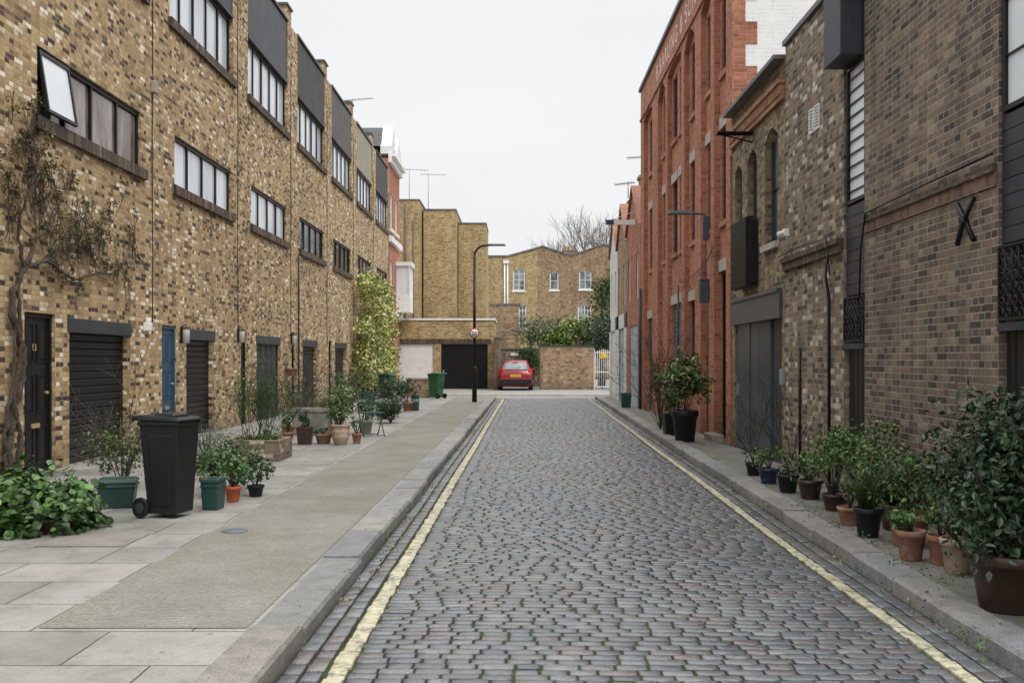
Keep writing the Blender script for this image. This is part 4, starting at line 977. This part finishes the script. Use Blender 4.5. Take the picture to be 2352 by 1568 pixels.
def crate(x,y,w,d,hh,mat,lab,rz=0,lid=True):
    t=thing('recycling_box',lab,'box',(x,y,PZ),rz)
    mb=MB(); mb.frust((-w*.42,w*.42,-d*.42,d*.42),(-w*.5,w*.5,-d*.5,d*.5),0,hh); mb.box(-w*.53,w*.53,-d*.53,d*.53,hh*.82,hh*.90); mb.obj('body',mat,t,bevel=.012)
    if lid:
        mb=MB(); mb.frust((-w*.53,w*.53,-d*.53,d*.53),(-w*.48,w*.48,-d*.48,d*.48),hh+.001,hh+.035); mb.box(-w*.2,w*.2,-d*.2,d*.2,hh+.035,hh+.045); mb.obj('lid',mat,t,bevel=.01)
    return t
crate(-4.0,9.95,.36,.30,.25,'teal','teal green plastic recycling box with lid',.25)
crate(-3.0,9.8,.18,.22,.27,'teal','teal plastic caddy beside the black bin',-.1)
crate(3.28,30.3,.30,.35,.42,'greenplastic','green plastic recycling box on the narrow pavement',0)
t=crate(-2.95,28.6,.22,.24,.46,'greenplastic','dark green box with white house number',0,False)
text_obj('18.B',.11,'whitepaint','house_number',t,(0,-.126,.26),(math.radians(90),0,0),ext=.002,align='CENTER')
brickwall(-4.3,-3.4,38.2,.25,.78,'stock3','low brick front wall with stone coping','stone')

# ------------------------------------------------------------------ PLANTS left
t=thing('nasturtium_bed','dense round-leaved green nasturtiums in a wooden trough','plant',(-4.22,8.7,PZ))
mb=MB(); mb.box(-.5,.45,-.35,.3,0,.12); mb.obj('trough','brownpot',t,bevel=.01)
leafset('foliage',t,[(-.55,.1,.16,.45,.55,.24),(-.05,0,.20,.5,.6,.28),(.32,-.05,.15,.3,.45,.20),(-.2,-.4,.1,.5,.25,.15),(.3,-.3,.06,.26,.25,.1),(-.9,.1,.2,.4,.5,.26)],4600,.075,FRESH+LIME[1:2]+GREEN[:1],clusters=260,asp=1.0,flat=.75,seed=5,spread=.2)
t=thing('climbing_vine','gnarled wall-trained climber with sparse twiggy growth','climber',(-6.14,12.0,PZ))
mb=MB(); tips=[]
def gnarl(path,r0,r1,n=8,k=6,jit=.02):
    P=[Vector(p) for p in path]; out=[];rs=[]
    tot=(len(P)-1)*k
    for i in range(len(P)-1):
        for j in range(k):
            f_=j/k; q=P[i].lerp(P[i+1],f_)+Vector((R.gauss(0,jit*.4),R.gauss(0,jit),R.gauss(0,jit*.6))); out.append(q)
            a=(i*k+j)/tot; rs.append((r0+(r1-r0)*a)*R.uniform(.75,1.3))
    out.append(P[-1]); rs.append(r1); mb.tube(out,rs,n,0,caps=False)
gnarl([(0,0,0),(.02,-.03,.4),(-.0,.08,.85),(.03,.26,1.25),(0,.30,1.6),(.02,.05,2.0),(0,.1,2.3),(0,.35,2.6)],.058,.034)
gnarl([(.04,.10,0),(.05,.2,.5),(.03,.02,1.0),(.05,.18,1.5),(.03,.2,2.0),(.02,.2,2.5)],.036,.022)
gnarl([(.02,-.1,0),(.02,-.14,.6),(.04,.04,1.2),(.04,.1,1.9)],.028,.015)
for path,r in (([(0,.35,2.6),(.03,.9,2.78),(.03,1.6,2.55),(.04,2.3,2.7),(.03,3.0,2.75),(.03,3.5,3.0)],.026),([(0,.35,2.6),(0,.6,3.0),(.03,1.0,3.3),(0,1.4,3.7)],.026),([(0,.35,2.6),(0,.2,3.1),(.03,.5,3.6),(.02,.7,4.1)],.024),([(0,.9,2.75),(.03,1.5,3.0),(.04,2.2,3.1),(.03,2.7,3.35)],.02)):
    gnarl(path,r,r*.4,6,4,.035)
    for p in path[1:]:
        for q in range(3):
            branch(mb,(p[0],p[1]+R.gauss(0,.15),p[2]+R.gauss(0,.06)),(R.gauss(0,.08),R.gauss(0,.9),R.uniform(-.1,1)),R.uniform(.3,.55),.010,3,up=.12,spread=.7,n=4,flat=0,tips=tips,segs=3,rmin=.004)
mb.obj('trunk','vinebark',t)
sel=[tips[i] for i in range(0,len(tips),3)]
leafset('foliage',t,[(p[0],p[1],p[2],.04,.1,.1) for p in sel],2200,.045,REDDY+[(.07,.10,.03),(.12,.15,.045),(.16,.10,.05)],'leafmatt',clusters=max(60,int(len(sel)*.6)),seed=9,spread=.5)
def shrub(x,y,z,rx,ry,hh,cols,n,ls,label,mat='leaf',asp=.5,seed=1,name='shrub',cl=None,bare=0):
    t=thing(name,label,'plant',(x,y,z))
    mb=MB()
    for i in range(7): 
        a=R.uniform(0,6.28); mb.tube([(0,0,0),(math.cos(a)*rx*.3,math.sin(a)*ry*.3,hh*.4),(math.cos(a)*rx*.7,math.sin(a)*ry*.7,hh*R.uniform(.6,.95))],[.014,.01,.004],5)
    for i in range(bare): branch(mb,(R.uniform(-.1,.1)*rx,0,0),(R.gauss(0,.35),R.gauss(0,.35),1),hh*.6,.009,3,up=.2,spread=.4,n=3,rmin=.003)
    mb.obj('stem','bark',t)
    bl=[(R.uniform(-.5,.5)*rx,R.uniform(-.5,.5)*ry,hh*R.uniform(.3,.72),rx*R.uniform(.35,.6),ry*R.uniform(.35,.6),hh*R.uniform(.18,.3)) for i in range(8)]
    leafset('foliage',t,bl,n,ls,cols,mat,clusters=cl or max(20,n//12),asp=asp,seed=seed)
    return t
shrub(-4.45,11.2,PZ,.45,.4,.98,GREEN+REDDY+LIME[:1],1300,.045,'straggly mixed green shrub by the garage door',seed=21,bare=5)
shrub(-3.95,12.7,PZ,.32,.3,.72,GREYG,1500,.035,'silver-grey lavender clump by the wall','leafmatt',.3,22)
shrub(-3.2,11.2,PZ,.45,.35,.62,FRESH+GREEN,1300,.05,'leafy green shrub with lobed leaves',seed=23)
potted(-2.95,10.3,PZ,.085,.16,'orangepot','orange-red plastic pot with leafy green plant',.35,.26,FRESH,340,.05)
potted(-3.3,10.7,PZ,.12,.2,'terra','terracotta pot with spreading green plant',.35,.3,GREEN,380,.05)
potted(-2.82,10.7,PZ,.09,.12,'blackpot','small dark pot with trailing ivy',.32,.32,DARKG+GREEN,480,.05)
t=thing('brick_planter','low raised brick planter with feathery shrub','planter',(-3.80,14.75,PZ))
mb=MB(); mb.box(-.36,.36,-.4,-.30,0,.30); mb.box(-.36,.36,.30,.4,0,.30); mb.box(-.36,-.26,-.30,.30,0,.30); mb.box(.26,.36,-.30,.30,0,.30); mb.obj('wall','patchy',t,bevel=.008)
mb=MB(); mb.box(-.26,.26,-.30,.30,0,.25); mb.obj('soil','soil',t)
mb=MB(); tp=[]
for i in range(16): branch(mb,(R.uniform(-.2,.2),R.uniform(-.2,.2),.25),(R.gauss(0,.22),R.gauss(0,.22),1),R.uniform(.4,.7),.008,2,up=.4,spread=.3,n=4,tips=tp,rmin=.003)
mb.obj('stem','bark',t)
leafset('foliage',t,[(p[0],p[1],p[2]-.08,.12,.12,.16) for p in tp],4200,.05,GREEN+[(.06,.08,.04)],'leafmatt',clusters=360,asp=.12,flat=.1,seed=31,spread=.6)
leafset('ground_foliage',t,[(-.1,-.15,.32,.25,.2,.08),(.1,.15,.34,.22,.2,.1)],700,.04,LIME+FRESH,clusters=60,seed=32)
potted(-4.0,17.3,PZ,.09,.21,'terra','small terracotta pot with shrub',.4,.2,GREEN,200,.05)
potted(-3.7,17.3,PZ,.14,.30,'brownpot','square dark brown planter with shrub',.35,.2,DARKG,220,.05,'square')
potted(-3.4,17.4,PZ,.15,.17,'terra','wide shallow terracotta pot with seedlings',.14,.16,GREEN,120,.05)
potted(-3.07,17.2,PZ,.165,.35,'terrapale','ribbed pale terracotta urn with leafy shrub',.75,.3,FRESH+GREEN+YELG[1:2],750,.05,'urn')
potted(-2.82,17.4,PZ,.085,.18,'terra','small terracotta pot with green sprig',.3,.15,FRESH,130,.05)
potted(-4.3,18.6,PZ,.13,.25,'terra','terracotta pot with tall twiggy plant',.9,.3,GREEN,150,.05,kind='bare')
t=thing('stone_trough','weathered grey stone trough with lavender','planter',(-4.05,19.6,PZ))
mb=MB(); mb.frust((-.33,.33,-.22,.22),(-.36,.36,-.25,.25),0,.50); mb.box(-.38,.38,-.27,.27,.44,.52); mb.obj('trough','greyplant',t,bevel=.012)
leafset('foliage',t,[(-.2,0,.62,.22,.2,.14),(.15,0,.6,.2,.2,.12)],900,.04,GREYG+GREEN,'leafmatt',clusters=70,asp=.25,seed=41)
shrub(-3.55,19.8,PZ,.45,.4,1.05,GREEN+YELG[1:2],900,.06,'bare-stemmed rose with fresh leaves',seed=42,bare=5)
shrub(-4.7,21.5,PZ,.5,.5,1.3,GREEN+REDDY,600,.06,'twiggy rose shrub against the house',seed=43,bare=9)
potted(-3.05,19.9,PZ,.15,.26,'greyplant','grey pot with green plant beside folding chair',.4,.25,GREEN,240,.06)
t=thing('folding_chair','green folding metal garden chair on the pavement','chair',(-2.80,19.0,PZ),.4)
mb=MB()
for s_ in (-.2,.2):
    mb.tube([(s_,-.22,0),(s_,.18,.45)],.011,6); mb.tube([(s_*.92,.24,0),(s_*.92,-.16,.45)],.011,6); mb.tube([(s_,.16,.43),(s_,.26,.85)],.011,6)
mb.cyl((-.2,-.2,.03),(.2,-.2,.03),.008,n=5); mb.cyl((-.2,.22,.03),(.2,.22,.03),.008,n=5); mb.obj('leg','greenplastic',t)
mb=MB()
for i in range(6): mb.box(-.22,.22,-.2+i*.068,-.15+i*.068,.445,.46)
mb.obj('seat','greenplastic',t)
mb=MB()
for z in (.62,.72,.82): mb.box(-.2,.2,.2+(z-.6)*.22,.215+(z-.6)*.22,z-.02,z+.02)
mb.obj('backrest','greenplastic',t)
shrub(-2.95,23,PZ,.42,.42,.6,DARKG,2400,.055,'dark green rounded ivy mound',seed=51,name='ivy_mound',cl=300)
shrub(-3.6,24.5,PZ,.35,.4,.75,GREEN,600,.06,'small green shrub by the pavement',seed=52)
potted(-3.15,28.4,PZ,.16,.26,'terra','terracotta pot with dark shrub',.75,.42,DARKG,600,.07)
shrub(-3.9,31,PZ,.5,.5,1.1,DARKG,900,.08,'dark evergreen shrub near the bins',seed=53)
shrub(-4.6,27.5,PZ,.5,.7,1.3,GREEN,800,.07,'green shrub beneath the climber',seed=54,bare=6)
t=thing('ivy_climber','large variegated yellow-green ivy covering the wall','climber',(-6.1,36.6,PZ))
bl=[]
for i in range(80):
    yy=R.uniform(.3,7.8); lim=4.6 if yy<5 else 4.6-(yy-5)*.2; zz_=R.uniform(.5,lim)
    bl.append((R.uniform(.15,.5),yy,zz_,.34,.5,.38))
leafset('foliage',t,bl,19000,.12,YELG+YELG[:3],clusters=1300,asp=.8,flat=.3,seed=61,spread=.4)
mb=MB(); 
for i in range(6): mb.tube([(.06,1+i*1.1,0),(.08,1.2+i*1.1,1.5),(.1,.8+i*1.2,3.2)],[.05,.035,.015],6)
mb.obj('trunk','barkdark',t)
# ------------------------------------------------------------------ PLANTS right
G2='pots along the brick wall'
potted(2.98,17.8,RZ,.235,.56,'blackpot','tall black tapered pot with leafy rhododendron',1.0,.60,GREEN+YELG[1:2],1400,.105,asp=.38,grp=G2)
potted(2.95,19.3,RZ,.14,.42,'blackpot','square black planter beside the wall',.5,.3,GREEN,260,.09,'square',grp=G2)
shrub(3.0,21.0,RZ,.30,.4,1.85,REDDY+[(.13,.09,.06)],1500,.045,'dry reddish-brown twiggy shrub','leafmatt',.5,71,bare=12)
potted(2.98,12.6,RZ,.10,.16,'blackpot','pot with bare leafless stems',.95,.35,REDDY,120,.05,kind='bare',grp=G2)
potted(3.25,12.0,RZ,.12,.18,'terra','terracotta pot with bare twigs',1.05,.4,REDDY,120,.05,kind='bare',grp=G2)
potted(2.97,11.8,RZ,.12,.18,'bluepot','dark blue glazed bowl with small leafy shrub',.30,.22,FRESH+LIME,300,.045,grp=G2)
potted(2.98,11.0,RZ,.12,.20,'blackpot','black plastic pot with trailing leaves',.14,.15,GREYG+GREEN,160,.04,grp=G2)
potted(3.08,10.5,RZ,.13,.20,'brownpot','dark pot with green herb',.30,.24,GREEN,400,.045,grp=G2)
potted(3.28,10.2,RZ,.12,.20,'brownpot','brown glazed pot with tall green plant',.65,.28,FRESH,600,.045,grp=G2)
potted(3.08,9.7,RZ,.12,.16,'brownpot','small brown pot with pelargonium',.66,.34,FRESH+LIME,1000,.045,grp=G2)
potted(3.30,9.3,RZ,.14,.2,'blackpot','black pot with bushy geranium',.72,.36,FRESH+LIME+REDDY[:1],1100,.045,grp=G2)
potted(2.95,8.85,RZ,.11,.16,'terra','dark terracotta pot with young shrub',.28,.22,GREEN+REDDY,300,.04,grp=G2)
potted(3.25,8.6,RZ,.13,.22,'brownpot','brown pot of strappy leaves',.45,.3,FRESH,200,.05,kind='grass',grp=G2)
potted(2.90,8.25,RZ,.115,.24,'blackpot','black plastic pot of strappy green leaves',.4,.28,FRESH,200,.05,kind='grass',grp=G2)
potted(3.08,7.85,RZ,.16,.26,'terra','broad terracotta pot with bushy pelargonium',.56,.36,FRESH+GREEN+REDDY[1:2],1400,.045,grp=G2)
potted(2.88,7.3,RZ,.105,.22,'terra','tapered terracotta pot with young leaves',.16,.19,FRESH,280,.045,grp=G2)
potted(3.04,7.15,RZ,.10,.21,'terra','terracotta pot beside a bushy shrub',.2,.15,GREEN,140,.05,grp=G2)
potted(3.32,7.3,RZ,.14,.26,'brownpot','brown pot with dense green shrub',.6,.28,GREEN,500,.05,grp=G2)
potted(3.02,6.85,RZ,.11,.24,'terrapale','weathered pale terracotta pot',.2,.14,DARKG,120,.05,grp=G2)
t=thing('camellia','large glossy dark-leaved camellia in brown pot','potted plant',(2.88,5.85,RZ))
pot_mesh(.22,.34).obj('pot','brownpot',t)
mb=MB(); tp=[]
for i in range(7): branch(mb,(R.uniform(-.04,.04),R.uniform(-.04,.04),.3),(R.gauss(0,.3),R.gauss(0,.3),1),.55,.014,2,up=.3,spread=.4,n=5,tips=tp)
mb.obj('trunk','barkdark',t)
leafset('foliage',t,[(0,0,.75,.36,.38,.34),(.05,.1,1.05,.27,.3,.24),(-.12,-.05,.55,.26,.3,.22),(.2,0,.85,.25,.3,.3),(-.1,.25,.85,.25,.3,.3),(.15,.35,.6,.25,.3,.3)],5400,.055,DARKG,clusters=300,asp=.55,seed=81,spread=.24)
wl=[]
for i in range(90):
    Y=R.uniform(5,30); wl.append((rk(Y)+R.choice([-.05,-.04,.26,.27]),Y,.03,.05,.12,.03))
for i in range(80):
    Y=R.uniform(4.5,30); wl.append((lk(Y)+.03,Y,.01,.035,.16,.02))
for i in range(34):
    Y=R.uniform(6,10); wl.append((R.uniform(2.62,2.85),Y,.09,.06,.09,.03))
o=leafset('kerb_weeds',None,wl,5200,.022,LIME+FRESH+GREEN,clusters=620,seed=91,spread=.9); o['kind']='stuff'
tag(o,'small green weeds and moss growing along the kerbs','weeds'); 
o=leafset('fallen_leaves',None,[(rk(Y)-.1+R.uniform(-.05,.2),Y,.012,.12,.3,.002) for Y in np.linspace(5,20,40)]+[(lk(Y)+.1,Y,.012,.08,.3,.002) for Y in np.linspace(5,20,30)],600,.028,[(.25,.17,.06),(.15,.09,.04),(.3,.26,.08)],'leafmatt',clusters=400,flat=1.0,seed=92,spread=.3); o['kind']='stuff'
tag(o,'scattered small brown leaves in the gutters','leaves')

# ------------------------------------------------------------------ background vegetation
def bigshrub(name,label,x,y,bl,n,ls,cols,seed,mat='leafmatt',cl=200):
    t=thing(name,label,'plant',(x,y,0)); mb=MB()
    for b in bl[:6]: mb.tube([(b[0],b[1],0),(b[0]+.1,b[1],b[2]*.5),(b[0],b[1],b[2])],[.07,.05,.02],6)
    mb.obj('trunk','bark',t); leafset('foliage',t,bl,n,ls,cols,mat,clusters=cl,seed=seed,spread=.35); return t
bigshrub('ivy_hedge','pale green shrubs rising above the wall',.9,58.5,[(-.2,0,3.3,.8,.7,.9),(.9,0,2.9,.8,.7,.8),(1.8,0,3.2,.8,.7,.7)],4200,.13,GREYG+GREYG+GREEN+LIME,101)
bigshrub('bamboo_clump','feathery light green bamboo behind the wall',2.2,57.5,[(0,0,2.6,.7,.6,.8),(.9,0,2.9,.7,.6,.8),(1.7,.3,3.2,.6,.6,.8)],3400,.2,LIME+YELG[1:2],102)
bigshrub('ivy_wall_cover','ivy trailing over the wall behind the parked car',.6,55.7,[(.2,0,1.5,.4,.2,.8),(-.2,0,2.0,.5,.2,.3)],1500,.1,GREEN+DARKG+LIME[:1],105,cl=120)
bigshrub('evergreen_tree','dark ivy-clad tree beyond the white gate',4.9,56.5,[(0,0,3.2,.8,.8,1.2),(.3,0,4.5,.8,.8,1.1),(-.2,.2,5.4,.6,.7,.8),(.6,.2,5.9,.6,.7,.7),(-.3,.2,2.4,.6,.7,.8)],5000,.15,DARKG+GREEN,103,cl=320)
bigshrub('evergreen_shrub','dark green ivy mass over the garden wall',5.0,53.6,[(0,0,2.6,.7,.5,.9),(-.5,0,3.1,.5,.5,.8)],2800,.12,GREYG+DARKG,104)
t=thing('cabbage_palm','spiky strap-leaved palm above the brick enclosure','plant',(3.3,55,0)); mb=MB()
mb.tube([(0,0,0),(0,0,2.9)],.07,8); mb.obj('trunk','bark',t); mb=MB()
for i in range(70):
    a=R.uniform(0,6.28); e=R.uniform(-.2,1.4); l=.75; c,s_=math.cos(a)*math.cos(e),math.sin(a)*math.cos(e)
    mb.tube([(0,0,2.9),(c*l*.6,s_*l*.6,2.9+math.sin(e)*l*.6),(c*l,s_*l,2.9+math.sin(e)*l-.12)],[.03,.025,.003],3)
mb.obj('foliage','leafgrass',t)
for (x,y,hh0,r,L_) in ((6.4,97,11.6,.32,4.8),(4.4,101,10.8,.22,4.0),(8.8,96,11.4,.26,4.2)):
    t=thing('bare_tree','leafless pollarded winter tree above the rooftops','tree',(x,y,0),0,'bare winter trees')
    mb=MB(); mb.tube([(0,0,0),(.1,0,hh0*.5),(0,.1,hh0)],[r,r*.85,r*.7],8,caps=False)
    heads=[]
    for i in range(4):
        a=i*1.57+R.uniform(-.3,.3); q=Vector((math.cos(a)*.9,math.sin(a)*.7,hh0+R.uniform(.2,.8))); mb.tube([(0,.1,hh0-.3),(q.x*.5,q.y*.5,hh0+.1),tuple(q)],[r*.6,r*.5,r*.42],6); heads.append(q)
    heads.append(Vector((0,.1,hh0)))
    mb.obj('trunk','farbark',t)
    mb=MB()
    for q in heads:
        for i in range(7): branch(mb,q,(R.gauss(0,.8),R.gauss(0,.4),R.uniform(.35,1.1)),R.uniform(.6,1)*L_*.55,.035,2,up=.4,spread=.22,n=4,rmin=.010)
    mb.obj('crown','farbark',t)
print('done',len(bpy.data.objects))
